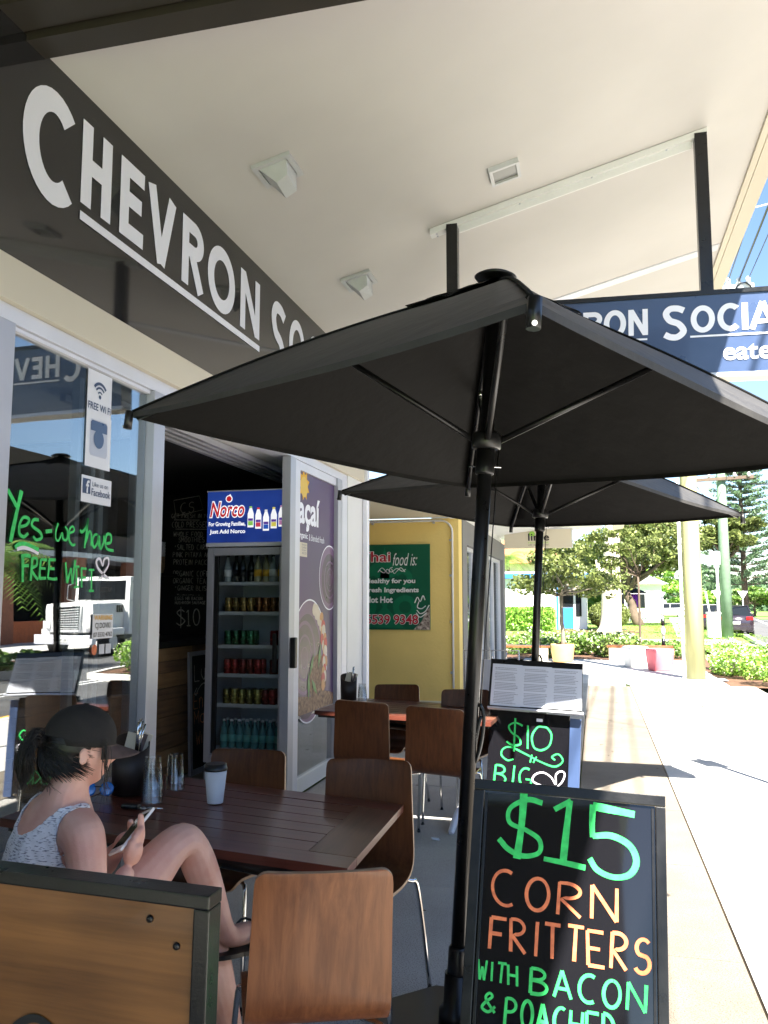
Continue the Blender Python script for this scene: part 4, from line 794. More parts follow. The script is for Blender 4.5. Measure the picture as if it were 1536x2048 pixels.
t2 = copy_tree(t1); t2.location = (-1.27, 5.82, .0); t2.rotation_euler = (0, R(1.5), R(-2)); t2['label'] = 'second dark timber cafe table, in front of the yellow wall'
def on1(x, y): # height of the near table at a point
    p = t1.matrix_basis; n_ = p.to_3x3() @ V((0, 0, 1)); o_ = p @ V((0, 0, .75)); return o_.z-(n_.x*(x-o_.x)+n_.y*(y-o_.y))/n_.z
bpy.context.view_layer.update()
zc = on1(-1.40, 2.93)
cupt = thing('coffee_cup', 'white paper takeaway coffee cup with black lid on the near table', 'cup', (-1.395, 2.94, zc+.001))
B().lathe([(.029, 0), (.0295, .002), (.0415, .118)], 28).done('cup_body', M['cup'], cupt); B().lathe([(.0435, .1185), (.0440, .126), (.041, .130), (.039, .142), (.036, .143)], 28).done('lid', M['black'], cupt)
def holder(label, x, y, z_, s=1.0):
    t = thing('cutlery_holder', label, 'cutlery holder', (x, y, z_), group='cutlery holders on the tables')
    o = B(); n_ = 22; prof = []
    R0 = .062*s; H_ = .20*s
    outer = [[], []]; inner = [[], []]
    for k in range(n_):
        a = 2*pi*k/n_; top = H_*(.86+.14*cos(a-2.2))
        for lst, r in ((outer, R0), (inner, R0-.004)):
            lst[0].append(o.bm.verts.new((r*cos(a), r*sin(a), 0 if lst is outer else .004))); lst[1].append(o.bm.verts.new((r*1.04*cos(a), r*1.04*sin(a), top)))
    for k in range(n_):
        j = (k+1) % n_
        for f in ((outer[0][k], outer[0][j], outer[1][j], outer[1][k]), (inner[0][k], inner[1][k], inner[1][j], inner[0][j]), (outer[1][k], outer[1][j], inner[1][j], inner[1][k])): q = o.bm.faces.new(f); q.smooth = True
    o.bm.faces.new(outer[0]); o.bm.faces.new(inner[0]); o.done('pot', M['leather'], t)
    for k in range(6):
        a = random.uniform(-.5, 1.2); r = .03*s; tp = V((r*1.5*cos(a), r*1.5*sin(a), H_*random.uniform(1.15, 1.3)))
        B().tube([(r*.3*cos(a), r*.3*sin(a), .01), tp*.8, tp], [.003, .0035, .006], 6).done('cutlery', M['steel'], t)
    for k in range(3):
        B().box((-.005+.008*k, .012*k, .13*s), (.055, .004, .16*s), (R(8), R(14+4*k), R(20+9*k))).done('napkin', M['brim' if k == 1 else 'cream'], t)
    return t
holder('dark cutlery pot with napkins and knives on the near table by the glass', -1.74, 2.92, on1(-1.74, 2.92)+.001, 1.08)
holder('dark cutlery pot on the second table beside the white column', -1.79, 6.0, .775, .95)
gl_prof = [(.026, 0), (.0262, .002), (.034, .10), (.0355, .102), (.0345, .102), (.0335, .1), (.0245, .008)]
def tumbler(parent, name, loc, flip=True):
    o = B(); M4 = Matrix.Translation((0, 0, .102)) @ Matrix.Rotation(pi, 4, 'X') if flip else Matrix()
    o.lathe(gl_prof, 20, M4); return o.done(name, M['clear'], parent, loc)
def gstack(label, x, y, n_, z_, s=1):
    t = thing('glass_stack', label, 'glasses', (x, y, z_), (0, 0, 0), 'upturned tumblers on the tables'); t.scale = (s, s, s)
    for k in range(n_): tumbler(t, 'tumbler', (random.uniform(-.001, .001), 0, k*.022))
    return t
gstack('taller stack of upturned glass tumblers on the near table', -1.60, 2.84, 3, on1(-1.60, 2.84)+.001, 1.12); gstack('single upturned pair of tumblers behind the taller glass stack', -1.62, 3.05, 2, on1(-1.64, 3.03)+.001, 1.08)
gstack('upturned tumblers on the second table beside the cutlery pot', -1.69, 6.02, 2, .772, 1)
ky = thing('car_keys', 'black car key on a ring lying on the near table by the glasses', 'keys', (-1.62, 2.73, on1(-1.62, 2.73)+.002))
B().box((0, 0, .008), (.065, .03, .014), bev=.005).done('fob', M['black'], ky); B().tube([(.02+.014*cos(a/8*2*pi)+.03, .014*sin(a/8*2*pi), .004) for a in range(9)], .0015, 6).done('ring', M['steel'], ky); B().tube([(.06, 0, .004), (.12, .01, .004)], [.005, .002], 6).done('key_blade', M['steel'], ky)
sg = thing('sunglasses', 'sunglasses with mirrored blue lenses folded on the near table', 'sunglasses', (-1.80, 2.80, on1(-1.8, 2.8)+.002), (0, 0, R(20)))
for x in (-.032, .032): B().lathe([(.001, -.001), (.02, .001), (.026, .004), (.02, .0055), (.001, .006)], 18, Matrix.Translation((x, 0, .03)) @ Matrix.Rotation(R(70), 4, 'X')).done('lens', M['lens'], sg)
B().tube([(-.06, .0, .035), (-.008, 0, .04), (.008, 0, .04), (.06, 0, .035)], .0025, 6).done('frame', M['black'], sg)
for x in (-1, 1): B().tube([(x*.06, 0, .035), (x*.062, .07, .03), (x*.05, .12, .006)], .0022, 6).done('temple_arm', M['black'], sg)
# small litter
for x, y, l_ in ((-1.02, 5.35, 'small crumpled white paper scrap on the floor under the second table'), (-1.0, 2.6, 'white tissue scrap under the near table')):
    tag(B().box((0, 0, .006), (.05, .03, .01), (0, .2, .5), bev=.003).done('paper_scrap', M['paper'], None, (x, y, .001)), l_, 'litter')

# ============================================================ BARRIER AND SIGNBOARDS
bar = thing('timber_barrier', 'ply panel cafe barrier in a black metal frame at the front left corner', 'barrier', (-1.2, 1.42, 0), (0, R(1.2), R(-1)))
box('panel', (-.80, -.012, .12), (.4835, .012, .974), M['board'], bar)
box('top_rail', (-.85, -.026, .976), (.515, .026, 1.0), M['blackmetal'], bar, bev=.003); box('bottom_rail', (-.85, -.03, .07), (.468, .03, .115), M['blackmetal'], bar, bev=.003)
box('side_post', (.485, -.024, 0), (.515, .024, .975), M['blackmetal'], bar, bev=.003); box('side_post', (-.85, -.03, 0), (-.81, .03, .963), M['blackmetal'], bar, bev=.003)
for x, z_ in ((.395, .945), (.45, .905), (-.12, .955), (.45, .2)): B().lathe([(.007, 0), (.006, .004), (.002, .005)], 12, Matrix.Rotation(pi/2, 4, 'X')).done('bolt', M['blackmetal'], bar, (x, -.0125, z_))
strokes('painted_letter', [[(.09, .60), (.11, .70), (.17, .745), (.23, .71), (.25, .63), (.22, .58)], [(.20, .66), (.28, .655), (.33, .62)]], M['dark'], bar, (0, -.013, 0), FY, .014, .002)
# $15 A-frame: local frame, board top at z=1.0
th = math.atan(.287)
af = thing('sandwich_board', 'black sandwich board advertising fifteen dollar corn fritters in green and orange', 'sandwich board', (-.085, 2.36, 1.0), (-th, R(2.2), R(0)))
def ab(name, lo, hi, m, bev=.002): return box(name, lo, hi, M[m], af, bev=bev)
HW = .25; zb = -1.04
brd = ab('board', (-HW+.028, -.006, zb+.12), (HW-.026, .006, -.028), 'bgloss', 0)
ab('frame_rail', (-HW, -.016, -.027), (HW, .016, 0), 'blackmetal'); ab('frame_rail', (-HW+.03, -.014, zb+.08), (HW-.03, .014, zb+.118), 'blackmetal')
ab('frame_stile', (-HW, -.016, zb), (-HW+.027, .016, -.0285), 'blackmetal'); ab('frame_stile', (HW-.025, -.016, zb), (HW, .016, -.0285), 'blackmetal')
for x in (-HW+.034, HW-.032): ab('frame_bead', (x-.003, -.012, zb+.125), (x+.003, -.0065, -.034), 'blackmetal', 0)
rear = box('rear_board', (-HW+.0, -.012, zb+.05), (HW-.03, .012, -.0), M['blackmetal'], af, bev=.002); rear.location.y = .06+.27; rear.rotation_euler = (R(31), 0, 0)
ab('hinge', (-.2, .017, -.02), (-.15, .055, -.005), 'blackmetal'); ab('hinge', (.12, .017, -.02), (.17, .055, -.005), 'blackmetal')
# lettering placed in the board plane (x, z below the top)
q0 = (0, -.006, 0)
def L2(pts): return [(x+.085, (z-1.0)/math.cos(th)) for x, z in pts]
gp = [(L2([(-.200, .985), (-.203, .90), (-.212, .815)]), .019), (L2([(-.150, .955), (-.19, .96), (-.235, .935), (-.235, .90), (-.19, .885), (-.155, .865), (-.155, .835), (-.195, .823), (-.235, .835), (-.262, .858)]), .013),
      (L2([(-.118, .942), (-.075, .968)]), .014), (L2([(-.078, .968), (-.085, .90), (-.092, .822)]), .017), (L2([(-.142, .822), (-.09, .818), (-.035, .812)]), .013),
      (L2([(.088, .949), (.03, .955), (-.018, .960)]), .019), (L2([(-.018, .963), (-.02, .915), (-.018, .885)]), .015), (L2([(-.018, .888), (.03, .893), (.075, .875), (.092, .84), (.075, .808), (.035, .798), (-.005, .81), (-.025, .835)]), .015)]
strokes('price_writing', gp, M['green'], brd, V((0, -.0065, 0))-brd.location, FY, .014, .001)
SL = -.02
def hw(lines, m_): return hand('board_writing', [(s, x+.085, (z-1.0)/math.cos(th), h_, a, w_, SL) for s, x, z, h_, a, w_ in lines], M[m_], brd, V((0, -.0065, 0))-brd.location, FY, .0015)
hw([('CORN', -.272, .703, .080, -.315, .0088), ('FRITTERS', -.272, .603, .077, -.395, .0088)], 'orange')
hw([('WITH', -.298, .532, .044, -.10, .0062), ('BACON', -.165, .520, .058, -.275, .0082), ('&', -.283, .468, .042, .045, .0065), ('POACHED', -.225, .447, .057, -.265, .0080), ('EGG', .060, .435, .046, -.08, .007), ('AND AVOCADO', -.25, .36, .05, -.32, .007)], 'green')
# $10 board and menu stand on the far parasol pole
tb10 = thing('big_breakfast_board', 'black ten dollar big breakfast board behind the larger sandwich board', 'sandwich board', (-.405, 5.72, .76), (-R(7), R(3.2), 0))
bd = box('board', (-.30, -.008, -.72), (.225, .008, 0), M['bgloss'], tb10); box('side_rail', (.227, -.014, -.74), (.30, .012, -.015), M['navy'], tb10, bev=.002)
box('back_leg', (-.28, .1, -.73), (.28, .12, -.02), M['blackmetal'], tb10).rotation_euler = (R(12), 0, 0)
kk = V((0, -.009, 0))-bd.location
box('hand_hole', (.01, -.0095, -.055), (.05, -.0085, -.035), M['alub'], tb10)
strokes('price_writing', [([(-.08, -.09), (-.13, -.075), (-.17, -.10), (-.15, -.14), (-.10, -.17), (-.09, -.21), (-.14, -.22), (-.18, -.20)], .012), ([(-.13, -.045), (-.13, -.26)], .012), ([(-.045, -.085), (-.04, -.235)], .012),
    ([(.06, -.085), (.02, -.09), (-.015, -.15), (.0, -.22), (.05, -.235), (.10, -.20), (.11, -.13), (.08, -.09), (.05, -.085)], .012),
    ([(-.13, -.31), (-.17, -.32), (-.21, -.29), (-.20, -.25), (-.15, -.235), (-.05, -.27), (.05, -.31), (.14, -.33), (.19, -.29), (.16, -.25), (.12, -.27), (.14, -.29)], .011), ([(-.01, -.27), (-.02, -.32)], .01), ([(.02, -.28), (0, -.32)], .01)], M['green'], bd, kk, FY, .012, .001)
hand('board_writing', [('BIG', -.25, -.475, .125, .105, .013, -.02), ('BREKKY', -.25, -.64, .10, .075, .011, -.02)], M['green'], bd, kk, FY, .001)
strokes('heart_writing', [([(.14, -.46), (.05, -.455), (.0, -.43), (.02, -.39), (.07, -.375), (.12, -.40), (.15, -.44), (.15, -.38), (.18, -.355), (.205, -.37), (.19, -.42), (.145, -.47)], .010)], M['wmark'], bd, kk, FY, .01, .001)
ms = thing('menu_stand', 'tilted black menu board with three printed pages fixed to the far parasol pole', 'menu board', (-.40, 5.66, .785), (-R(22), R(2.2), 0))
box('board', (-.315, -.008, 0), (.30, .008, .335), M['blackmetal'], ms, bev=.003); box('ledge', (-.315, -.03, -.012), (.31, .01, .0), M['alu'], ms); box('clamp', (-.03, .01, .0), (.07, .18, .25), M['black'], ms)
for k in range(3):
    x = -.30+.198*k; pg = box('page', (x, -.0115-.0006*k, .012+.002*k), (x+.2, -.0095-.0006*k, .295+.004*(1-k)), M['paper'], ms); pg.rotation_euler = (0, R(random.uniform(-.6, .6)), 0)
    bm = bmesh.new()
    for i in range(24):
        zz = .27-i*.0105
        if i in (2, 9, 15): continue
        xx = x+.018+random.uniform(0, .006)
        while xx < x+.175-random.random()*.03:
            l_ = random.uniform(.006, .016); vs = [bm.verts.new((a, 0, b)) for a, b in ((xx, zz), (xx+l_, zz), (xx+l_, zz+.0032), (xx, zz+.0032))]; bm.faces.new(vs); xx += l_+.003
    me = bpy.data.meshes.new('print'); bm.to_mesh(me); bm.free(); me.materials.append(M['ink']); link('print', me, pg, V((0, -.0131-.0006*k, 0))-pg.location)

# ============================================================ PARASOLS
def parasol(label, base, lean, zh, za, r, phi, zhub, weave):
    ax = V((lean[0], lean[1], 1)).normalized(); e1 = (V((1, 0, 0))-ax*ax.x).normalized(); e2 = ax.cross(e1)
    t = thing('cafe_parasol', label, 'parasol', (*base, 0), group='square black cafe parasols'); 
    P = lambda a, rr, z_: ax*z_+e1*(rr*cos(a))+e2*(rr*sin(a))
    cn = [phi+k*pi/2 for k in range(4)]; ap = ax*(za-.03)
    for k in range(4):
        A, D = P(cn[k], r, zh), P(cn[k]+pi/2, r, zh); bm = bmesh.new(); n_ = 14; rows = []
        for i in range(n_+1):
            s = i/n_; row = []
            for j in range(n_+1):
                u = j/n_; q = ap.lerp(A.lerp(D, u), s); sag = 4*u*(1-u)*s*.035
                if i == n_: q = q
                q = q-ax*sag*.6+ax*(.036*sin(pi*s)**.9)+ax*(.004*sin(7*u+3*s+k)*s*weave*(4*u*(1-u)))
                mid = (ap+(A+D)/2)/2; q = q+(ax*zh-q).normalized()*0
                row.append(bm.verts.new(q))
            rows.append(row)
        # hem drops straight down a little
        hem = [bm.verts.new(v.co-ax*.02) for v in rows[-1]]; rows.append(hem)
        for i in range(len(rows)-1):
            for j in range(n_):
                f = bm.faces.new((rows[i][j], rows[i][j+1], rows[i+1][j+1], rows[i+1][j])); f.smooth = i < n_-1
        bmesh.ops.recalc_face_normals(bm, faces=bm.faces); bmesh.ops.solidify(bm, geom=bm.faces[:], thickness=.0018); bmesh.ops.recalc_face_normals(bm, faces=bm.faces)
        for f in bm.faces: f.material_index = 1 if f.normal.dot((ax*1.0+(P(cn[k]+pi/4, 1, 0))*.3).normalized()) > 0 else 0  # upward faces get the paler canvas with the light painted in
        me = bpy.data.meshes.new('canopy_panel'); bm.to_mesh(me); bm.free(); me.materials.append(M['canvas']); me.materials.append(M['canvas_lit']); link('canopy_panel', me, t)
        B().tube([ap.lerp(A, s_)+ax*(.0035+.036*sin(pi*s_)**.9) for s_ in [i/14 for i in range(15)]], .006, 4).done('ridge_seam', M['canvas'], t)
        # vent flap with a scalloped edge
        bm = bmesh.new(); rows = []; A2, D2 = P(cn[k], r*.25, za-.138), P(cn[k]+pi/2, r*.25, za-.138); top = ax*(za+.004)
        for i in range(5):
            s = i/4; row = []
            for j in range(17):
                u = j/16; q = top.lerp(A2.lerp(D2, u), s)+ax*(s*s*(.007*sin(u*pi*6+k)+.005*sin(u*pi*3)+.006)); row.append(bm.verts.new(q))
            rows.append(row)
        for i in range(4):
            for j in range(16): bm.faces.new((rows[i][j], rows[i][j+1], rows[i+1][j+1], rows[i+1][j])).smooth = True
        bmesh.ops.solidify(bm, geom=bm.faces[:], thickness=.0018)
        bmesh.ops.recalc_face_normals(bm, faces=bm.faces)
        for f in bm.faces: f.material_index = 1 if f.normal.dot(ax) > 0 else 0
        me = bpy.data.meshes.new('vent_flap'); bm.to_mesh(me); bm.free(); me.materials.append(M['canvas']); me.materials.append(M['canvas_lit']); link('vent_flap', me, t)
        c = P(cn[k], r, zh); dirn = (c-ap).normalized(); dn = -ax*.028
        B().tube([ap.lerp(c-dirn*.02, s_)+dn+ax*.034*sin(pi*s_) for s_ in (0, .15, .3, .45, .6, .75, .9, 1)], .014, 4).done('rib', M['blackmetal'], t)
        # strut from the runner to the middle of the rib
        hb = ax*zhub+(P(cn[k], .05, 0)); md = ap.lerp(c, .46)+dn*1.7+ax*.032
        st_ = B().tube([hb, md], .0145, 4).done('strut', M['blackmetal'], t)
        B().tube([md-dn*.6-dirn*.02, md+dn*.4-dirn*.01], .012, 6).done('strut_joint', M['steel'], t)
        cp = B(); cp.tube([c+dirn*.012+ax*.008, c+dirn*.014-ax*.06], .016, 8); cp.done('corner_cap', M['black'], t)
        B().tube([c+dirn*.03-ax*.045, c+dirn*.034-ax*.045], .006, 8).done('screw', M['steel'], t)
        B().tube([c-dirn*.25, c-dirn*.01], .0105, 5).done('corner_pocket', M['canvas'], t)
    Mx = Matrix((e1, e2, ax)).transposed().to_4x4()
    B().lathe([(.0265, 0.30), (.0265, za)], 18, Mx).done('upper_pole', M['blackmetal'], t); B().lathe([(.034, .05), (.034, .30), (.029, .31)], 18, Mx).done('lower_pole', M['blackmetal'], t)
    B().lathe([(.045, zhub-.035), (.055, zhub-.03), (.055, zhub+.02), (.04, zhub+.03)], 16, Mx).done('runner_hub', M['black'], t); B().lathe([(.033, zhub-.13), (.036, zhub-.12), (.036, zhub-.037)], 14, Mx).done('runner_sleeve', M['blackmetal'], t)
    B().lathe([(.04, za-.09), (.05, za-.06), (.04, za-.04)], 14, Mx).done('top_hub', M['black'], t); B().lathe([(.075, za-.006), (.08, za+.0), (.06, za+.012), (.02, za+.016)], 22, Mx).done('finial', M['black'], t)
    B().tube([ax*(zhub-.10)+e1*-.06, ax*(zhub-.10)+e1*.06], .003, 6).done('locking_pin', M['steel'], t)
    B().tube([ax*(zhub-.02)+e1*.045+e2*.01, ax*1.35+e1*.035, ax*1.05+e1*.03], .0025, 5).done('cord', M['black'], t); B().tube(smooth_pts([ax*1.14+e1*.028, ax*1.1+e1*.045, ax*1.0+e1*.04, ax*.93+e1*.02, ax*1.02+e1*.022, ax*1.1+e1*.035], 4), .007, 5).done('cord_hank', M['black'], t)
    B().prism([(.30*cos(a), .30*sin(a)) for a in (R(x) for x in (22, 68, 112, 158, 202, 248, 292, 338))], .045, Matrix.Translation((0, 0, .004))).done('base_plate', M['black'], t)
    B().lathe([(.055, .05), (.055, .10), (.042, .11), (.042, .22)], 16, Mx).done('base_sleeve', M['blackmetal'], t)
    return t
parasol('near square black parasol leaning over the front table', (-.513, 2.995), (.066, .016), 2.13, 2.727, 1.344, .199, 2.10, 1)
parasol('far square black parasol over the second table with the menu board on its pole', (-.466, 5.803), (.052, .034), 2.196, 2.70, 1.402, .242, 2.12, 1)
# ============================================================ STREET AND GARDEN
up = thing('utility_pole', 'thick yellow green treated timber power pole beside the jasmine garden', 'power pole', (1.87, 17.35, 0))
B().tube([(0, 0, -.1), (0, 0, 2), (-.01, 0, 5), (-.03, 0, 9.3)], [.178, .17, .155, .13], 22).done('post', M['pole'], up)
B().box((.1, -.15, 7.72), (2.5, .10, .12)).done('crossarm', M['metalw'], up)
for x in (-1, -.45, .88, 1.08, 1.25): B().lathe([(.03, 0), (.06, .03), (.04, .08), (.05, .12), (.02, .16)], 10).done('insulator', M['metalw'], up, (x, -.15, 7.78))
o = B(); o.tube([(1.15, -.2, 7.6)]+[(1.15+.16*cos(a/10*2*pi), -.22, 7.6+.2*sin(a/10*2*pi)) for a in range(11)], .015, 6); o.done('cable_loop', M['black'], up)
B().box((0, -.01, .003), (1.1, .5, .006)).done('base_plate', M['alu'], up)
def wire(name, a, b, sag, r, label, m='black', grp='overhead wires'):
    pts = [V(a).lerp(V(b), k/16)-V((0, 0, sag*4*(k/16)*(1-k/16))) for k in range(17)]
    return tag(B().tube(pts, r, 5).done(name, M[m]), label, 'wire', grp)
wire('power_line', (2.75, 17.2, 7.86), (1.5, -18, 8.2), .25, .013, 'upper dark power line crossing the blue sky at the top right')
wire('power_line', (2.95, 17.2, 7.86), (2.0, -18, 8.2), .3, .02, 'thick dark power line beside the upper one at the top right')
wire('power_line', (3.12, 17.2, 7.86), (2.4, -18, 8.3), .3, .010, 'thin dark service cable nearest the soffit edge')
wire('power_line', (3.5, 5, 6.7), (-1, 10.5, 5.95), .05, .012, 'pale thin wire crossing the sky beside the soffit corner', 'metalw')
wire('power_line', (-3, 13, 6.6), (9, 11.5, 8.0), .1, .012, 'pale wire high in the sky at the right frame edge', 'metalw')
wire('power_line', (5.9, 38, 7.3), (1.9, 17.4, 8.2), .5, .012, 'service wire between the yellow pole and the green pole')
wire('power_line', (5.9, 38, 6.6), (40, 45, 6.2), .5, .02, 'wire running right from the green pole crossarm')
sa = thing('street_light_arm', 'pale street light arm reaching over the road by the soffit corner', 'street light', (1.87, 17.3, 8.9)); B().tube([(0, 0, .1), (1.5, -1.2, .65), (3, -2.4, .9)], .05, 8).done('arm', M['metalw'], sa); B().box((3.2, -2.5, .9), (.6, .3, .12), (0, 0, -.6), bev=.03).done('lamp_head', M['metalw'], sa)
wp = thing('sign_post', 'thin white steel post standing against the yellow green power pole', 'post', (1.62, 17.0, 0)); B().lathe([(.032, 0), (.032, 3.9)], 12).done('post', M['white'], wp); B().lathe([(.07, 0), (.07, .012)], 12).done('base_flange', M['alu'], wp)
for z_ in (1.6, 2.6, 3.2): B().lathe([(.036, 0), (.036, .03)], 12).done('band_clamp', M['alu'], wp, (0, 0, z_))
gp_ = thing('green_utility_pole', 'tall green power pole with two dark crossarms beside the parked cars', 'power pole', (5.42, 38, 0))
B().tube([(0, 0, -.1), (0, 0, 4), (0, 0, 8.6)], [.24, .21, .17], 16).done('post', M['gpole'], gp_)
for z_, l_ in ((7.4, 3.4), (6.75, 2.6)):
    B().box((0, -.25, z_), (l_, .12, .13), (0, -.05, .1)).done('crossarm', M['bark'], gp_)
    for x in (-l_*.42, -l_*.2, l_*.2, l_*.42): B().lathe([(.05, 0), (.08, .1), (.03, .2)], 8).done('insulator', M['metalw'], gp_, (x, -.25, z_+.06))
B().tube([(-1.2, -.3, 6.7), (-.6, -.3, 5.8), (-.2, -.25, 5.0)], .02, 5).done('cable', M['black'], gp_); B().box((-.42, -.25, 3.35), (.42, .12, .55)).done('meter_box', M['white'], gp_)
ws = thing('bin_post', 'white box and pole at the foot of the green power pole', 'post', (5.0, 37.2, 0)); B().lathe([(.05, 0), (.05, 3.1)], 10).done('post', M['white'], ws)
wb = thing('wheelie_bin', 'pale street bin between the green pole and the dark hatchback', 'bin', (4.75, 37.0, 0)); B().box((0, 0, .5), (.5, .5, .95), bev=.05).done('bin_body', M['white'], wb); B().box((0, 0, 1.02), (.55, .55, .08), bev=.02).done('lid', M['metalw'], wb)
lp2 = thing('leaning_sign_post', 'thin leaning white post on the grass verge before the cars', 'post', (4.35, 33.7, 0), (0, R(-8), 0)); B().lathe([(.03, 0), (.03, 1.9)], 8).done('post', M['white'], lp2)
def giveway(loc, h, s, label):
    t = thing('give_way_sign', label, 'road sign', loc, group='give way signs'); B().lathe([(.03, 0), (.03, h)], 10).done('post', M['alub'], t)
    B().prism([(-s/2, 0), (s/2, 0), (0, -s*.87)], .01, Matrix.Translation((0, -.045, h+.02)) @ Matrix.Rotation(pi/2, 4, 'X')).done('sign_face', M['white'], t)
    for k in range(3):
        a = [(-s/2, 0), (s/2, 0), (0, -s*.87)]; p, q = a[k], a[(k+1) % 3]; B().tube([(p[0]*.93, -.057, h+.02+p[1]*.95-.005), (q[0]*.93, -.057, h+.02+q[1]*.95-.005)], .012, 4).done('red_border', M['alu'], t)
    return t
giveway((1.7, 22.9, 0), 1.72, .17, 'small pale give way sign back on a striped post behind the pink planter'); giveway((5.6, 42, 0), 2.0, .5, 'give way sign above the white parked car')
for k in range(5): B().lathe([(.05, 0), (.05, .18)], 10).done('post_band', M['black' if k % 2 else 'white'], bpy.data.objects['give_way_sign'], (0, 0, .1+.26*k))
o = giveway((7.2, 45, 0), 2.0, .5, 'pale square road sign above the dark hatchback')
# planters and benches
def tub(name, loc, r, h, m, label):
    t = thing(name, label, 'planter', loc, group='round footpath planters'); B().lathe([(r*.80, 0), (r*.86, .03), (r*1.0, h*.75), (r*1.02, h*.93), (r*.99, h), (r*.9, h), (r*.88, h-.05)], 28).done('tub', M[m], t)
    B().lathe([(r*.86, h-.06), (r*.5, h-.04), (.02, h-.03)], 20, capb=False).done('soil', M['mulch'], t); return t
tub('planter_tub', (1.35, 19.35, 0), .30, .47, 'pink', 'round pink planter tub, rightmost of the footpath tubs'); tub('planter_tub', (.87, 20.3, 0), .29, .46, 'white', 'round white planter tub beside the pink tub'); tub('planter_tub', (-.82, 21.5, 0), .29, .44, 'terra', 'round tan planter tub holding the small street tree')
def bench(loc, L_, rz, label):
    t = thing('bench', label, 'bench', loc, (0, 0, rz), 'timber slat benches')
    box('concrete_block', (-L_/2+.05, -.24, 0), (-L_/2+.45, .24, .33), M['cream'], t, bev=.01); box('concrete_block', (L_/2-.45, -.24, 0), (L_/2-.05, .24, .33), M['cream'], t, bev=.01)
    for k in range(5): box('slat', (-L_/2, -.25+k*.102, .335), (L_/2, -.16+k*.102, .385), M['chairw'], t)
bench((1.08, 22.3, 0), 1.6, R(-6), 'timber slat bench on cream blocks behind the white and pink tubs'); bench((-2.0, 21.8, 0), 1.7, R(4), 'timber slat bench on a cream block behind the far parasol pole')
# planting beds
def bed(name, x0, x1, y0, y1, h, n, m, size, label, n2=0):
    bl = [(random.uniform(x0, x1), random.uniform(y0, y1), h*random.uniform(.25, .6), random.uniform(.3, .5), random.uniform(.3, .5), h*random.uniform(.4, .55)) for _ in range(int((x1-x0)*(y1-y0)*2.2)+3)]
    o = leaves(name, bl, size, M[m], None, n, .3, .6); tag(o, label, 'plants', None, 'stuff')
    if n2: tag(leaves('blossom', [(a, b, c+.06, d, e, f) for a, b, c, d, e, f in bl], size*.7, M['blossom'], None, n2, .3, .8, shell=.95), 'small pale flowers over the garden bed', 'flowers', None, 'stuff')
    B_ = B()
    for a, b, c, d, e, f in bl[::2]:
        for k in range(3): B_.tube([(a, b, 0), (a+random.uniform(-.2, .2), b+random.uniform(-.2, .2), c+f*.6)], .008, 3)
    tag(B_.done('shrub_stems', M['bark']), 'brown stems inside the garden bed', 'stems', None, 'stuff')
bed('jasmine_bed', 2.5, 5.6, 16.35, 20.5, .62, 15000, 'leafb', .035, 'bright green star jasmine bed with cream flowers right of the power pole', 4200)
bed('shrub_bed', -2.4, .9, 23.0, 27.5, .62, 9000, 'leafm', .05, 'green shrub bed behind the benches', 1500)
bed('shrub_bed', .35, .95, 22.9, 24.4, .62, 1800, 'leafd', .05, 'dark green shrubs beside the bench end')
bed('shrub_bed', 1.4, 2.5, 23, 27, .35, 2500, 'leafm', .045, 'low ground cover behind the bench')
hg = thing('hedge', 'clipped green hedge in front of the white building', 'hedge', (-3.7, 44.2, 0))
bl = [(x, y, z_, .3, .3, .28) for x in np.arange(-1.9, 1.61, .3) for y in (-.4, 0, .4) for z_ in (.3, .65, .98)]
leaves('foliage', bl, .07, M['leafb'], hg, 14000); box('foliage_core', (-2.0, -.4, 0), (1.7, .4, 1.05), M['lawn'], hg); o = hg.children[-1]
rbush = thing('round_bush', 'clipped ball shaped bush behind the pale gum trunk', 'bush', (.72, 47.5, 0)); leaves('foliage', [(0, 0, .78, 1.15, 1.15, .8)], .05, M['leafd'], rbush, 9000, shell=.93); B().lathe([(.3, 0), (.95, .3), (1.02, .8), (.7, 1.25), (.1, 1.45)], 20).done('foliage_core', M['leafd'], rbush)
# trees
def limb(o, a, b, r0, r1, wob=.1, n=6):
    a, b = V(a), V(b); pts = [a.lerp(b, k/n)+V((random.uniform(-1, 1), random.uniform(-1, 1), random.uniform(-.4, .4)))*wob*(0 < k < n) for k in range(n+1)]
    o.tube(pts, [r0+(r1-r0)*k/n for k in range(n+1)], 9); return pts
def tree(name, loc, h0, crown, n, size, lm, bm_, label, r0=.1, blobs=14, group='street trees', spread=1.0, lean=(0, 0)):
    """crown = (cx, cy, cz, rx, ry, rz) relative to the base"""
    t = thing(name, label, 'tree', loc, group=group); o = B(); cx, cy, cz, rx, ry, rz = crown
    top = limb(o, (0, 0, -.1), (lean[0], lean[1], h0), r0, r0*.7, r0*.4)[-1]; bl = []
    for k in range(blobs):
        a = k*2.4+random.random()*.6; rr = math.sqrt((k+.5)/blobs)*spread; e = V((cx+rx*.78*rr*cos(a), cy+ry*.78*rr*sin(a), cz+rz*random.uniform(-.65, .75)*(1.15-rr*.5)))
        limb(o, top, e, r0*.42, r0*.08, .08*rx, 5); s = random.uniform(.16, .36)
        bl.append((*e, rx*s, ry*s, rz*s*.8))
        for q in range(2):
            e2 = e+V((random.uniform(-1, 1)*rx*.3, random.uniform(-1, 1)*ry*.3, random.uniform(-.6, .6)*rz*.35)); limb(o, e, e2, r0*.08, r0*.02, .01, 2); bl.append((*e2, rx*s*.5, ry*s*.5, rz*s*.4))
    o.done('trunk', bm_ if not isinstance(bm_, str) else M[bm_], t); leaves('crown', bl, size, M[lm], t, n, .1, .55, shell=.3); return t
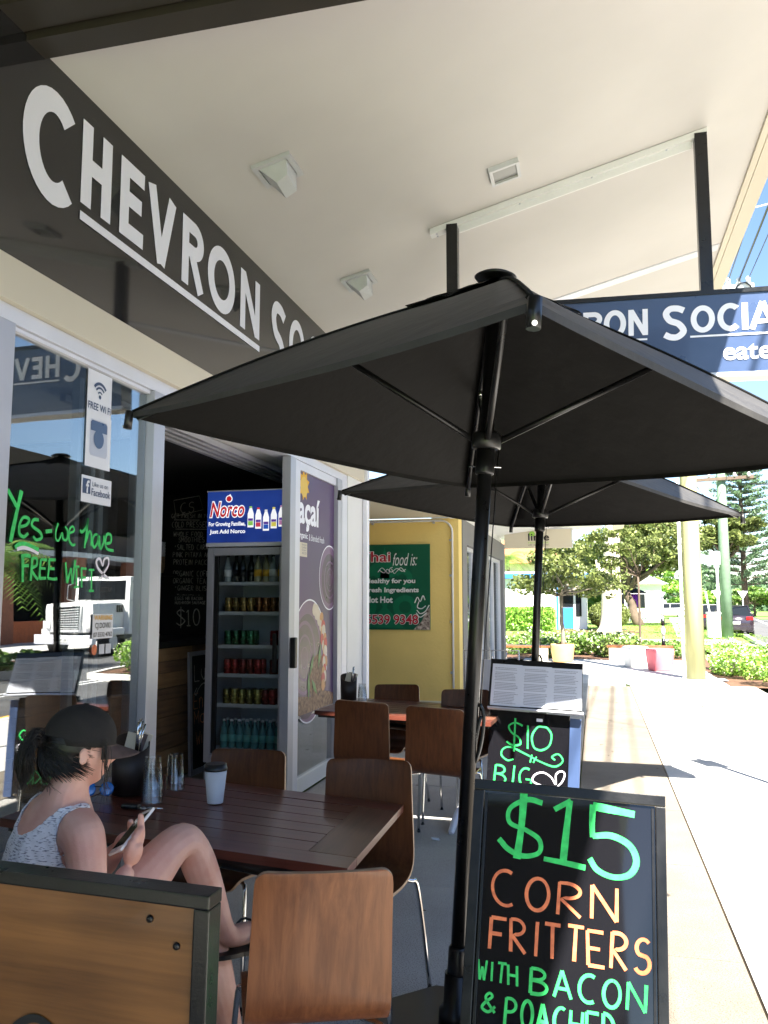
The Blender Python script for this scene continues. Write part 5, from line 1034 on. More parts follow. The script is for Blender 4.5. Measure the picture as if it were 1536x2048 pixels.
tree('street_tree', (-.82, 21.5, .4), 1.25, (.15, 0, 1.8, 1.6, 1.2, .95), 5200, .055, 'leafd', mat('pale_trunk', (.22, .19, .15), .8), 'small leafy street tree growing from the tan tub', .06, 22)
tree('street_tree', (1.2, 24.6, 0), 2.2, (-.25, 0, 3.0, 1.2, 1.0, .8), 3600, .05, 'leafd', 'bark', 'slim street tree whose crown overlaps the pale gum trunk', .04, 14)
tree('spreading_tree', (2.75, 55.5, 0), 2.2, (.4, 0, 5.2, 4.4, 3.2, 3.4), 10000, .15, 'leafd', 'bark', 'broad dark tree with a bent forked trunk left of the power pole', .34, 26, lean=(-.8, 0))
tree('spreading_tree', (8.3, 58, 0), 4.2, (0, 0, 5.9, 2.4, 2.4, 1.7), 9000, .15, 'leafd', 'bark', 'dark leafy crown showing between the yellow pole and the green pole', .2, 16)
gt = thing('gum_tree', 'thick pale smooth barked gum trunk standing in the mulch', 'tree', (.72, 43.6, 0)); o = B()
o.tube(smooth_pts([(-.05, 0, -.2), (.0, 0, .15), (.06, 0, .9), (.1, 0, 2.2), (.12, 0, 3.2), (.22, 0, 5), (.25, 0, 8)], 4), [.72, .70, .66, .62, .56, .54, .52, .51, .50, .50, .49, .49, .47, .47, .46, .44, .43, .42, .41, .4, .38, .36, .34, .32, .3][:25], 20)
o.tube([(-.1, 0, 2.7), (-.45, -.1, 3.1), (-.62, -.1, 3.6)], [.22, .2, .03], 10)
o.done('trunk', M['gum'], gt); leaves('crown', [(.2, 0, 9, 2, 2, 1.2), (-1.2, 0, 8.4, 1.4, 1.4, .8), (1.8, .5, 8.6, 1.3, 1.3, .9)], .12, M['leafd'], gt, 5000)
B().tube([(.16, -.47, 2.6), (.1, -.5, 3.2)], .05, 6).done('bark_scar', M['brick'], gt)
# norfolk pine
npn = thing('norfolk_pine', 'tall tiered norfolk pine against the sky on the right', 'tree', (11.7, 72, 0)); o = B(); o.tube([(0, 0, -.2), (0, 0, 8), (0, 0, 16.5)], [.26, .19, .04], 12); bl = []
for k in range(26):
    z_ = 2.8+k*.53; L_ = 3.3*(1-(k/27)**1.15)+.35
    for j in range(6):
        a = j*pi/3+k*.5+random.uniform(-.15, .15); l_ = L_*random.uniform(.75, 1.1); pts = [V((cos(a)*l_*s, sin(a)*l_*s, z_+.10*l_*s*s+.05*l_*s)) for s in (0, .35, .7, 1)]
        o.tube(pts, [.05, .04, .025, .01], 5)
        for s in (.35, .5, .65, .8, .95): bl.append((cos(a)*l_*s, sin(a)*l_*s, z_+.15*l_*s*s+.12, .22+.06*l_*s, .22+.06*l_*s, .13))
o.done('trunk', M['bark'], npn); leaves('crown', bl, .16, M['leafp'], npn, 19000, 0, .25)
# palms (beyond the white building, and across the road, mirrored in the window)
def palm(loc, h, L_, nf, label, m='leafm', grp='palm trees'):
    t = thing('palm_tree', label, 'tree', loc, group=grp); o = B(); o.tube([(0, 0, -.1), (.05, 0, h*.5), (0, 0, h)], [.16, .12, .10], 10); o.done('trunk', M['bark'], t); bm = bmesh.new()
    for k in range(nf):
        a = k*2.399; el = random.uniform(-.3, 1.2); pts = [V((cos(a)*L_*s*cos(el*(1-s*.4)), sin(a)*L_*s*cos(el*(1-s*.4)), h+L_*(sin(el)*s-.75*s*s))) for s in np.linspace(0, 1, 12)]
        for i in range(1, 12):
            p = pts[i]; d = (p-pts[i-1]).normalized(); sd = d.cross(V((0, 0, 1))).normalized(); w_ = L_*.30*math.sin(pi*min(1, .12+i/12.5))
            for sg_ in (-1, 1):
                for q in (0, .5):
                    c = pts[i-1].lerp(p, q); e = c+sd*sg_*w_+d*w_*.5-V((0, 0, w_*.35)); vs = [bm.verts.new(c-d*.012), bm.verts.new(c+d*.03), bm.verts.new(e)]; bm.faces.new(vs)
    me = bpy.data.meshes.new('fronds'); bm.to_mesh(me); bm.free(); me.materials.append(M[m]); link('fronds', me, t); return t
palm((-5.6, 56, 0), 4.4, 1.8, 22, 'small palm showing over the blue fascia roof'); palm((9.0, 13.5, .04), 2.9, 2.0, 30, 'stout palm in the road median left of the truck', 'leafm', 'median palms'); palm((9.3, 17.0, .04), 2.5, 1.8, 26, 'shorter palm in the road median next to the truck', 'leafm', 'median palms'); palm((9.0, 8.0, .04), 3.2, 2.0, 26, 'near palm in the road median', 'leafm', 'median palms')
bed('median_bed', 7.8, 10.5, -2, 17.6, .5, 12000, 'leafm', .10, 'strappy green planting in the road median')
# houses beyond
wh = thing('white_building', 'low white building with a bright blue fascia behind the hedge', 'building', (-3.6, 48, 0))
def wbx(n_, lo, hi, m_): return part(box(n_, lo, hi, M[m_]), wh)
wbx('wall', (-8, 46, 0), (-1.9, 52, 2.75), 'white'); wbx('wall', (-1.9, 46.6, 0), (-.45, 52, 2.75), 'white')
wbx('fascia_board', (-8.4, 45.6, 2.76), (-.3, 52.3, 3.0), 'blueg'); wbx('roof', (-8.3, 45.7, 3.005), (-.4, 52.2, 3.12), 'metalw')
wbx('door', (-1.85, 46.56, .05), (-1.15, 46.595, 1.15), 'blueg'); wbx('window', (-1.85, 46.56, 1.2), (-1.15, 46.595, 2.1), 'carglass'); wbx('window', (-1.02, 46.56, .7), (-.72, 46.595, 2.2), 'carglass')
wbx('downpipe', (-2.0, 45.9, 0), (-1.92, 45.98, 2.75), 'blueg')
oh = thing('terracotta_house', 'house with a terracotta roof behind the palm and the blue roof', 'house', (-9, 80, 0)); part(box('wall', (-14, 78, 0), (-2.5, 88, 5), M['cream']), oh)
o = B(); M4 = Matrix.Translation((-8.25, 77, 5.0)) @ Matrix.Rotation(pi/2, 4, 'X') @ Matrix.Scale(-1, 4, (0, 0, 1)); o.prism([(-6.5, 0), (6.5, 0), (3, 2.3), (-3, 2.3)], 12, M4); part(o.done('roof', mat('terracotta', (.45, .2, .1), .8, var=.1)), oh)
for x in (-12, -9.5, -7, -4.5): part(box('window', (x, 77.95, 2.6), (x+1.2, 77.99, 3.9), M['carglass']), oh)
ph = thing('cream_house', 'pale weatherboard cafe house behind the bent tree', 'house', (4, 72, 0)); part(box('wall', (.5, 70, 0), (5.2, 76, 2.9), M['white']), ph); part(box('window', (3.2, 69.95, 1.0), (3.9, 69.99, 2.1), M['carglass']), ph); part(box('window', (1.6, 69.95, 1.0), (2.3, 69.99, 2.1), M['carglass']), ph)
o = B(); o.prism([(-2.9, 0), (2.9, 0), (0, 1.3)], 6.6, Matrix.Translation((2.85, 69.6, 2.9)) @ Matrix.Rotation(pi/2, 4, 'X') @ Matrix.Scale(-1, 4, (0, 0, 1))); part(o.done('roof', M['alu']), ph)
pf = thing('picket_fence', 'white picket fence before the pale cafe house', 'fence', (3.0, 60, 0))
for k in range(22): box('picket', (-.9+k*.1, -.015, .08), (-.84+k*.1, .015, .85), M['white'], pf)
box('rail', (-.95, .016, .3), (1.3, .04, .36), M['white'], pf); box('rail', (-.95, .016, .68), (1.3, .04, .74), M['white'], pf)
pu = thing('market_umbrella', 'dark market umbrella with purple cloth hanging beside the gum trunk', 'parasol', (2.0, 58, 0)); B().lathe([(.04, 0), (.04, 2.5)], 8).done('pole', M['white'], pu); B().lathe([(1.5, 2.05), (.8, 2.35), (.1, 2.65)], 8, capb=False).done('canopy', M['canvas'], pu)
pc = flat('purple_cloth', (.25, .03, .55), .7); o = B()
for k in range(5): o.tube([(.15+.16*k, -.6, 2.0), (.13+.16*k, -.62, 1.55), (.16+.15*k, -.6, 1.15)], [.10, .08, .12], 7)
o.done('purple_cloth', pc, pu)
# distant tree belt
for i, (x, y, s, hh, lab) in enumerate(((-9, 62, 3, 4, 'far green tree left of the blue roofed building'), (-2.8, 66, 2.6, 3.4, 'mid green tree behind the white building corner'), (.2, 60, 2.0, 2.6, 'pale green leafy tree behind the clipped ball bush'), (9.5, 92, 5, 3.6, 'far round tree behind the parked cars'), (16.5, 96, 4.5, 3.4, 'far yellow green tree just left of the norfolk pine foot'), (20.5, 96, 5, 4.2, 'far dark tree right of the norfolk pine foot'), (6.2, 98, 4.5, 5.5, 'tall thin far tree between the two power poles'), (-15, 75, 5, 6, 'big far tree behind the terracotta house'), (2, 100, 5, 7, 'far tree behind the bent tree'), (27, 100, 5, 5, 'far tree at the right end of the road'))):
    tree('background_tree', (x, y, 0), hh*.35, (0, 0, hh*.62, s*.75, s*.75, hh*.42), 3400, .17, 'leafm' if i % 3 else 'leafb', 'bark', lab, .18, 14, 'background trees')
fw = leaves('far_wood', [(x, 150+random.uniform(-8, 8), random.uniform(1, 5), 5, 4, random.uniform(3, 5)) for x in range(-50, 75, 4)], .55, M['leafp'], None, 16000); tag(fw, 'hazy line of far trees along the horizon', 'woods', None, 'stuff')
for x0, x1, y0, y1, n_ in ((-5, 5, 28, 34, 9000), (3, 7, 34, 60, 7000), (-4, 5, 35.5, 56, 9000)):
    d_ = np.stack([rng.uniform(x0, x1, n_), rng.uniform(y0, y1, n_), np.full(n_, .02), np.full(n_, .02), np.full(n_, .02), np.full(n_, .02)], 1)
    tag(leaves('grass', d_, .045, M['grass'], None, n_, 0, .15), 'short green lawn grass', 'grass', None, 'stuff')
# ============================================================ VEHICLES
def car(loc, rz, pm, label, s=1.0):
    t = thing('parked_car', label, 'car', loc, (0, 0, rz), 'cars parked along the kerb'); t.scale = (s, s, s)
    secs = [(-2.05, .74, .34, .62, .62), (-1.98, .82, .26, .92, .80), (-1.75, .86, .22, 1.0, .80), (-1.2, .88, .2, .98, .82), (0, .88, .2, .95, .84), (1.1, .87, .2, .90, .82), (1.75, .80, .24, .78, .74), (2.05, .62, .32, .60, .55)]
    bm = bmesh.new(); R_ = []
    for y, w_, zb_, zt, wt in secs:
        ring = [(-w_*.92, zb_), (-w_, zb_+.12), (-w_, zb_+(zt-zb_)*.6), (-wt, zt), (0, zt+.02), (wt, zt), (w_, zb_+(zt-zb_)*.6), (w_, zb_+.12), (w_*.92, zb_)]
        R_.append([bm.verts.new((x, y, z_)) for x, z_ in ring])
    for a, b in zip(R_, R_[1:]):
        for k in range(9): bm.faces.new((a[k], a[(k+1) % 9], b[(k+1) % 9], b[k])).smooth = True
    bm.faces.new(R_[0]); bm.faces.new(R_[-1][::-1]); bmesh.ops.recalc_face_normals(bm, faces=bm.faces)
    me = bpy.data.meshes.new('body'); bm.to_mesh(me); bm.free(); me.materials.append(pm); link('body', me, t)
    def cab(name, m_, k, zt, y0, y1, y2, y3, wt):
        o = B(); v = [o.bm.verts.new(p) for p in ((-.80*k, y0, .95), (.80*k, y0, .95), (.80*k, y3, .9), (-.80*k, y3, .9), (-wt, y1, zt), (wt, y1, zt), (wt, y2, zt), (-wt, y2, zt))]
        for f in ((0, 1, 5, 4), (1, 2, 6, 5), (2, 3, 7, 6), (3, 0, 4, 7), (4, 5, 6, 7)): o.bm.faces.new([v[i] for i in f])
        o.done(name, m_, t)
    cab('window_glass', M['carglass'], 1.0, 1.40, -1.9, -1.4, .35, 1.15, .60)
    box('roof', (-.60, -1.42, 1.395), (.60, .36, 1.44), pm, t, bev=.02)
    for x in (-1, 1):
        B().tube([(x*.80, -1.90, .94), (x*.61, -1.41, 1.41)], .035, 5).done('pillar', pm, t); B().tube([(x*.80, 1.15, .9), (x*.61, .35, 1.41)], .03, 5).done('pillar', pm, t); B().tube([(x*.81, -.35, .92), (x*.61, -.35, 1.41)], .03, 5).done('pillar', pm, t)
        o = B(); o.box((x*.66, -1.965, .84), (.30, .12, .15), (0, 0, x*.2), bev=.03); o.done('tail_light', M['tail'], t); o = B(); o.box((x*.6, 1.93, .62), (.3, .16, .12), (0, 0, -x*.3), bev=.03); o.done('head_light', M['lampw'], t)
        B().box((x*.93, .75, .98), (.18, .1, .12), bev=.03).done('mirror', pm, t)
        for y in (-1.25, 1.3):
            M4 = Matrix.Translation((x*.78, y, .31)) @ Matrix.Rotation(pi/2, 4, 'Y'); wl_ = B().lathe([(.20, -.1), (.30, -.09), (.31, 0), (.30, .09), (.20, .1)], 22, M4).done('wheel', M['rubber'], t)
            B().lathe([(.19, -.105), (.19, .105)], 16, M4).done('rim', M['alu'], wl_)
    box('number_plate', (-.26, -2.075, .58), (.26, -2.06, .70), M['white'], t); box('bumper', (-.72, -2.09, .30), (.72, -2.03, .50), pm, t, bev=.02); box('rear_wiper', (-.02, -1.88, 1.0), (.25, -1.86, 1.02), M['black'], t)
    return t
cz = -.12
ck = car((6.45, 43.6, cz), R(-6), M['carpaint'], 'dark maroon hatchback parked with its tail to the camera, nearest of the row')
def ccopy(src, loc, rz, label): c = copy_tree(src); c.location = loc; c.rotation_euler = (0, 0, rz); c['label'] = label
ccopy(ck, (6.45, 49.2, cz), R(-6), 'second dark parked car just beyond the maroon hatchback'); ccopy(ck, (6.9, 61, cz), R(-6), 'far dark parked car at the end of the kerb row')
ck2 = car((6.6, 55, cz), R(-6), M['white'], 'white parked car third along the kerb row'); ccopy(ck2, (9.5, 96, cz), R(70), 'distant white car crossing behind the give way sign'); ccopy(ck2, (7.0, 88, cz), R(80), 'distant white car left of the yellow power pole')
tr = thing('white_truck', 'white bonneted truck with a black grille reflected in the cafe window', 'truck', (10.5, 21.6, -.13))
tr.scale = (.86, .86, .86)
B().box((0, 1.0, 1.35), (1.9, 2.0, 1.05), bev=.28).done('bonnet', M['white'], tr); o = B(); o.box((0, 2.9, 1.75), (2.25, 1.9, 2.1), bev=.12); o.done('cab', M['white'], tr)
box('windscreen', (-.95, 1.92, 1.95), (.95, 1.945, 2.65), M['carglass'], tr); box('side_window', (-1.14, 2.3, 1.95), (-1.128, 3.4, 2.6), M['carglass'], tr)
gr = box('grille', (-.5, -.03, .95), (.5, .0, 1.72), M['black'], tr)
for k in range(9): o = box('grille_bar', (-.48, -.05, .98+k*.08), (.48, -.032, 1.01+k*.08), M['metalw'], tr)
B().tube([(-.54, -.04, .92), (.54, -.04, .92), (.54, -.04, 1.75), (-.54, -.04, 1.75), (-.54, -.04, .92)], .04, 6).done('grille_surround', M['white'], tr)
box('bumper', (-1.15, -.25, .45), (1.15, -.02, .78), M['alub'], tr, bev=.03); box('number_plate', (-.25, -.27, .53), (.25, -.255, .68), M['white'], tr); text('plate_text', '493 MDV', -.22, .22, .56, .65, M['black'], tr, (0, -.272, 0), FY, 0, dz=.002)
for x in (-1, 1):
    B().box((x*1.0, .9, .85), (.5, 1.3, .25), bev=.08).done('mudguard', M['white'], tr); box('head_lamp', (x*.82-.14, -.03, 1.0), (x*.82+.14, .01, 1.25), M['lampw'], tr)
    for y in (.95, 5.2, 6.5):
        M4 = Matrix.Translation((x*1.0, y, .5)) @ Matrix.Rotation(pi/2, 4, 'Y'); wl_ = B().lathe([(.3, -.15), (.48, -.14), (.5, 0), (.48, .14), (.3, .15)], 24, M4).done('wheel', M['rubber'], tr); B().lathe([(.28, -.155), (.28, .155)], 16, M4).done('rim', M['metalw'], wl_)
    B().tube([(x*1.15, 2.0, 1.9), (x*1.4, 1.9, 2.0), (x*1.4, 1.9, 2.5), (x*1.15, 2.0, 2.6)], .02, 6).done('mirror_bracket', M['steel'], tr)
for k in range(3): box('vent', (-.98, 1.45+k*.14, 1.5), (-.955, 1.53+k*.14, 1.75), M['black'], tr)
box('tray', (-1.15, 4.0, 1.0), (1.15, 7.4, 1.15), M['alu'], tr); box('chassis', (-.4, .3, .5), (.4, 7.3, .78), M['black'], tr)
# building across the road (mirrored in the window and lighting the shade)
bb = thing('brown_building', 'brown rendered shop building with columns across the road, mirrored in the window', 'building', (18, 15, -.1))
def bbx(n_, lo, hi, m_): return part(box(n_, lo, hi, M[m_] if isinstance(m_, str) else m_), bb)
bbx('wall', (17.6, -25, 3.2), (26, 60, 7.6), mat('dark_render', (.09, .06, .045), .8, var=.2, scale=1)); bbx('rear_wall', (20.5, -25, 0), (21, 60, 3.2), 'dark'); bbx('awning', (14.9, -25, 3.2), (17.6, 60, 3.4), 'alu'); bbx('low_wall', (15.3, -25, 0), (15.6, 60, .8), mat('orange_render', (.55, .16, .06), .8))
for k in range(20): bbx('column', (15.0, -22+k*4.2, 0), (15.7, -21.3+k*4.2, 3.2), 'brick'); bbx('shop_window', (17.58, -20+k*4.2, 4.6), (17.595, -18.2+k*4.2, 6.4), 'carglass')
bbx('pavement', (11.6, -25, 0), (20.5, 60, .02), 'pale')
for i, (x, y) in enumerate(((16.3, 17), (16.3, 19.2), (16.2, 24))):
    t = thing('terrace_chair', ('nearest', 'middle', 'furthest')[i]+' small timber terrace chair across the road under the awning', 'chair', (x, y, -.08), group='terrace chairs across the road'); box('seat', (-.2, -.2, .42), (.2, .2, .45), M['chairw'], t); box('backrest', (.18, -.2, .5), (.2, .2, .85), M['chairw'], t)
    for a in (-.18, .18):
        for b in (-.18, .18): box('leg', (a-.012, b-.012, 0), (a+.012, b+.012, .42), M['steel'], t)

# behind the camera: unseen dark block added for the glossy boards to mirror
nb = thing('reflection_block', 'unseen dark block added behind the camera for the glossy boards to mirror', 'building', (-1, -14, 0))
part(box('wall', (-9, -20, 0), (.75, -14, 6.5), bpy.data.materials['dark_render']), nb); part(box('window', (-2, -13.99, .6), (.2, -13.97, 2.6), M['carglass']), nb); part(box('roof', (-9.2, -20.2, 6.505), (.95, -13.8, 6.7), M['alu']), nb)

pk = thing('shadow_post', 'unseen steel post at the kerb, added to cast a thin shadow', 'road sign', (1.72, 6.9, 0)); B().lathe([(.03, 0), (.03, 2.5)], 12).done('post', M['alub'], pk); B().box((0, -.04, 2.25), (.22, .01, .45)).done('sign_face', M['white'], pk)  # out of view, added to cast the thin shadow on the pavement
# ============================================================ THE WOMAN AT THE TABLE
def skin_mesh(chains, sub=2):
    """chains: lists of (x,y,z,r) ; first chain is the root; joined where points coincide"""
    vs, es, rr, idx = [], [], [], {}
    for chn in chains:
        pv = None
        for x, y, z_, r in chn:
            key = (round(x, 4), round(y, 4), round(z_, 4))
            if key not in idx: idx[key] = len(vs); vs.append((x, y, z_)); rr.append(r)
            i = idx[key]
            if pv is not None and pv != i: es.append((pv, i))
            pv = i
    me = bpy.data.meshes.new('tmp'); me.from_pydata(vs, es, []); o = bpy.data.objects.new('tmp', me); C.objects.link(o)
    m1 = o.modifiers.new('s', 'SKIN'); m1.use_smooth_shade = True
    for i, r in enumerate(rr): me.skin_vertices[0].data[i].radius = (r, r)
    me.skin_vertices[0].data[0].use_root = True
    m2 = o.modifiers.new('u', 'SUBSURF'); m2.levels = sub; m2.render_levels = sub
    out = bpy.data.meshes.new_from_object(o.evaluated_get(bpy.context.evaluated_depsgraph_get()))
    bpy.data.objects.remove(o); return out
pel = V((-1.40, 1.93, .555)); ab1 = V((-1.415, 1.925, .68)); ch1 = V((-1.395, 1.945, .82)); ch2 = V((-1.365, 1.95, .93)); nk = V((-1.345, 1.945, 1.0)); nk2 = V((-1.325, 1.95, 1.06))
rs = V((-1.245, 1.885, .925)); ls_ = V((-1.475, 2.045, .925)); re = V((-1.175, 1.83, .70)); rw = V((-1.165, 1.965, .832)); le = V((-1.40, 2.17, .72)); lw = V((-1.275, 2.10, .835))
rh = V((-1.315, 1.915, .56)); lh = V((-1.455, 2.02, .56)); rk = V((-1.135, 2.205, .86)); ra = V((-1.085, 2.395, .505)); lk = V((-1.16, 2.40, .52)); la = V((-1.05, 2.43, .10))
T4 = lambda p, r: (p.x, p.y, p.z, r)
def seg(a, b, rs_): n = len(rs_); return [T4(a.lerp(b, k/(n-1)), r) for k, r in enumerate(rs_)]
rt = ra+V((.035, .155, -.028)); lt = la+V((.02, .17, -.06))
body = [
 [T4(pel, .115), T4(ab1, .105), T4(ch1, .120), T4(ch2, .100), T4(nk, .052), T4(nk2, .048), T4(nk2+V((.015, .03, .05)), .05)],
 [T4(ch2, .100), T4(ch2.lerp(rs, .6), .072), T4(rs, .058), T4(rs.lerp(re, .45), .047), T4(re, .038), T4(re.lerp(rw, .35), .039), T4(re.lerp(rw, .8), .027), T4(rw, .023)],
 [T4(ch2, .100), T4(ch2.lerp(ls_, .6), .072), T4(ls_, .056), T4(ls_.lerp(le, .45), .045), T4(le, .038), T4(le.lerp(lw, .35), .038), T4(le.lerp(lw, .8), .027), T4(lw, .023)],
 [T4(pel, .115), T4(rh, .098), T4(rh.lerp(rk, .35), .084), T4(rh.lerp(rk, .75), .066), T4(rk, .057), T4(rk.lerp(ra, .25), .057), T4(rk.lerp(ra, .6), .045), T4(rk.lerp(ra, .88), .031), T4(ra, .034), T4(ra.lerp(rt, .5), .036), T4(rt, .026)],
 [T4(pel, .115), T4(lh, .098), T4(lh.lerp(lk, .35), .084), T4(lh.lerp(lk, .75), .066), T4(lk, .056), T4(lk.lerp(la, .28), .056), T4(lk.lerp(la, .6), .044), T4(lk.lerp(la, .88), .031), T4(la, .034), T4(la.lerp(lt, .5), .035), T4(lt, .026)]]
parts_ = [skin_mesh(body)]
# hands: palm + four fingers + thumb curling round the phone
ph_c = V((-1.185, 2.005, .905)); ph_up = (V((-1.165, 2.055, .945))-V((-1.19, 1.95, .872))).normalized(); ph_r = V((.80, -.45, .40)); ph_r = (ph_r-ph_up*ph_r.dot(ph_up)).normalized(); ph_n = ph_r.cross(ph_up).normalized()
if ph_n.z < 0: ph_n = -ph_n
def handm(wr, palm_end, side, curl_to, n_):
    out = []; ax_ = (palm_end-wr).normalized()
    pm = wr.lerp(palm_end, .5)
    pts = [[T4(wr, .021), T4(pm, .027), T4(palm_end, .024)]]; out.append(skin_mesh(pts, 2))
    for k in range(4):
        off = side*(.0135*(k-1.5)); L_ = (.062, .072, .068, .054)[k]
        a = palm_end+off-ax_*.012; b = a+ax_*L_*.42; c = b+(ax_*.35+curl_to).normalized()*L_*.36; d = c+(curl_to-ax_*.35).normalized()*L_*.28
        out.append(skin_mesh([[T4(a-ax_*.02, .010), T4(a, .0098), T4(b, .0088), T4(c, .0080), T4(d, .0068)]], 1))
    th0 = wr.lerp(palm_end, .3)-side*.018; th1 = th0-side*.022+ax_*.022+n_*.006; th2 = th1+ax_*.028+n_*.014; th3 = th2+ax_*.02+n_*.006+curl_to*.004
    out.append(skin_mesh([[T4(th0, .013), T4(th1, .0115), T4(th2, .010), T4(th3, .008)]], 1)); return out
parts_ += handm(rw, ph_c+ph_r*.045-ph_up*.03-ph_n*.012, -ph_up, -ph_r*.9-ph_n*.2, ph_n)
parts_ += handm(lw, ph_c-ph_r*.045-ph_up*.0-ph_n*.014, -ph_up, ph_r*.9-ph_n*.2, ph_n)
# head: rounded skull, jaw, nose, ears, facing down towards the phone
hc = V((-1.316, 1.958, 1.122)); face = V((.66, .70, -.14)).normalized(); hz = (V((0, 0, 1))-face*face.z).normalized(); hx = face.cross(hz).normalized()   # hx = her right... side axis
HM = Matrix((hx, face, hz)).transposed().to_4x4() @ Matrix.Scale(.90, 4); HM.translation = hc
def head_mesh():
    bm = bmesh.new(); bmesh.ops.create_uvsphere(bm, u_segments=48, v_segments=36, radius=1)
    for v in bm.verts:
        x, y, z_ = v.co; sx, sy, sz = .073, .093, .112
        p = V((x*sx, y*sy, z_*sz))
        if z_ < -.1: k = min(1, (-z_-.1)/.9); p.x *= 1-.32*k; p.y = p.y*(1-.10*k)+.018*k; 
        if y < -.2 and z_ < 0: p.y *= 1-.25*min(1, -z_)
        f = max(0, y)
        if f > .3:
            def g(cx_, cz_, sx_, sz_): return math.exp(-((p.x-cx_)/sx_)**2-((p.z-cz_)/sz_)**2)
            p.y += .020*g(0, -.026, .010, .016)+.010*g(0, -.005, .008, .020)-.009*g(.031, .006, .017, .012)-.009*g(-.031, .006, .017, .012)+.008*g(0, -.062, .022, .010)+.008*g(0, -.090, .020, .012)+.006*g(.03, .024, .02, .006)+.006*g(-.03, .024, .02, .006)-.003*g(0, -.0615, .024, .002)
        v.co = HM @ p
    for s in (-1, 1):
        for tt_, r_ in (((.074, -.012, -.012), .004),):
            pass
        r = bmesh.ops.create_uvsphere(bm, u_segments=16, v_segments=10, radius=1)
        for v in r['verts']:
            x, y, z_ = v.co; q = math.hypot(y, z_); dent = .0 if x*s < 0 else .006*math.exp(-(q*1.8)**2)
            v.co = HM @ V((s*(.074+.003)+x*.007-s*dent, -.004+y*.014-x*s*.006, -.018+z_*.025*(1 if z_ > 0 else .9)))
    me = bpy.data.meshes.new('tmp'); bm.to_mesh(me); bm.free(); return me
parts_.append(head_mesh())
bm = bmesh.new()
for me in parts_: bm.from_mesh(me)
me = bpy.data.meshes.new('body'); bm.to_mesh(me); bm.free(); tmp = bpy.data.objects.new('tmp', me); C.objects.link(tmp)
mr = tmp.modifiers.new('r', 'REMESH'); mr.mode = 'VOXEL'; mr.voxel_size = .0036; mr.use_smooth_shade = True; ms_ = tmp.modifiers.new('s', 'SMOOTH'); ms_.iterations = 3; ms_.factor = .5
bme = bpy.data.meshes.new_from_object(tmp.evaluated_get(bpy.context.evaluated_depsgraph_get())); bpy.data.objects.remove(tmp)
bme.materials.clear(); bme.materials.append(M['skin'])
for p in bme.polygons: p.use_smooth = True
wo = thing('person', 'woman in dark cap and marled tank top sitting with one knee up, reading a phone', 'person', (-1.40, 1.93, 0))
bo = link('body', bme, wo, -V(wo.location)); bme.name = 'body'
# clothes: offset shells lifted from the body surface
def shell(name, test, off, m_, edge=None):
    bm = bmesh.new(); bm.from_mesh(bme); bm.normal_update()
    dele = [f for f in bm.faces if not test(f.calc_center_median())]; bmesh.ops.delete(bm, geom=dele, context='FACES')
    for _ in range(3):
        bs = [v for v in bm.verts if v.is_boundary]; bmesh.ops.smooth_vert(bm, verts=bs, factor=.5, use_axis_x=True, use_axis_y=True, use_axis_z=True)
    bm.normal_update()
    for v in bm.verts: v.co += v.normal*(off+.0025*noise.noise(v.co*22)+.002*noise.noise(v.co*60))
    bmesh.ops.solidify(bm, geom=bm.faces[:], thickness=off*.8)
    me = bpy.data.meshes.new(name); bm.to_mesh(me); bm.free(); me.materials.append(m_)
    for p in me.polygons: p.use_smooth = True
    return link(name, me, wo, -V(wo.location))
fwd = V((face.x, face.y, 0)).normalized(); side_ = V((rs-ls_)); side_.normalize(); half = (rs-ls_).length/2; mid = (rs+ls_)/2
def segdist(c, a, b):
    t_ = max(0, min(1, (c-a).dot(b-a)/(b-a).length_squared)); return (c-a.lerp(b, t_)).length
def in_top(c):
    if c.z < .545 or c.z > .985: return False
    if (c-V((-1.395, 1.94, c.z))).length > (.165 if c.z < .80 else .23): return False
    d = c-mid; s = d.dot(side_)
    for a, b in ((rs, re), (ls_, le)):
        if segdist(c, a, b) < .066: return False
    if segdist(c, re, rw) < .055 or segdist(c, le, lw) < .055 or (c-ph_c).length < .13: return False
    if c.z > .86 and abs(s) > half*.80: return False
    if c.z > .915+.07*(abs(s)/half/.6)**2 and abs(s) < half*.6: return False
    return True
def marl():
    m = bpy.data.materials.new('marled_cotton'); m.use_nodes = True; n = m.node_tree; p = n.nodes['Principled BSDF']; L = n.links.new
    tc = n.nodes.new('ShaderNodeTexCoord'); mp = n.nodes.new('ShaderNodeMapping'); mp.inputs['Scale'].default_value = (45, 45, 260); mp.inputs['Rotation'].default_value = (R(20), R(10), 0); L(tc.outputs['Object'], mp.inputs[0])
    t = n.nodes.new('ShaderNodeTexNoise'); t.inputs['Scale'].default_value = 1.6; t.inputs['Detail'].default_value = 2; L(mp.outputs[0], t.inputs[0])
    r = n.nodes.new('ShaderNodeValToRGB'); r.color_ramp.elements[0].position = .36; r.color_ramp.elements[0].color = (.2, .2, .26, 1); r.color_ramp.elements[1].position = .43; r.color_ramp.elements[1].color = (.78, .78, .82, 1)
    L(t.outputs[0], r.inputs[0]); L(r.outputs[0], p.inputs['Base Color']); p.inputs['Roughness'].default_value = .95; return m
shell('tank_top', in_top, .0055, marl())
def in_shorts(c):
    if c.z > .62 or c.z < .40: return False
    if (c-V((-1.40, 1.93, c.z))).length < .15 and c.z < .60: return True
    for a, b in ((rh, rk), (lh, lk)):
        t_ = (c-a).dot(b-a)/(b-a).length_squared
        if -.5 < t_ < .34 and (c-a.lerp(b, t_)).length < .13: return True
    return False
shell('shorts', in_shorts, .005, M['shorts'])
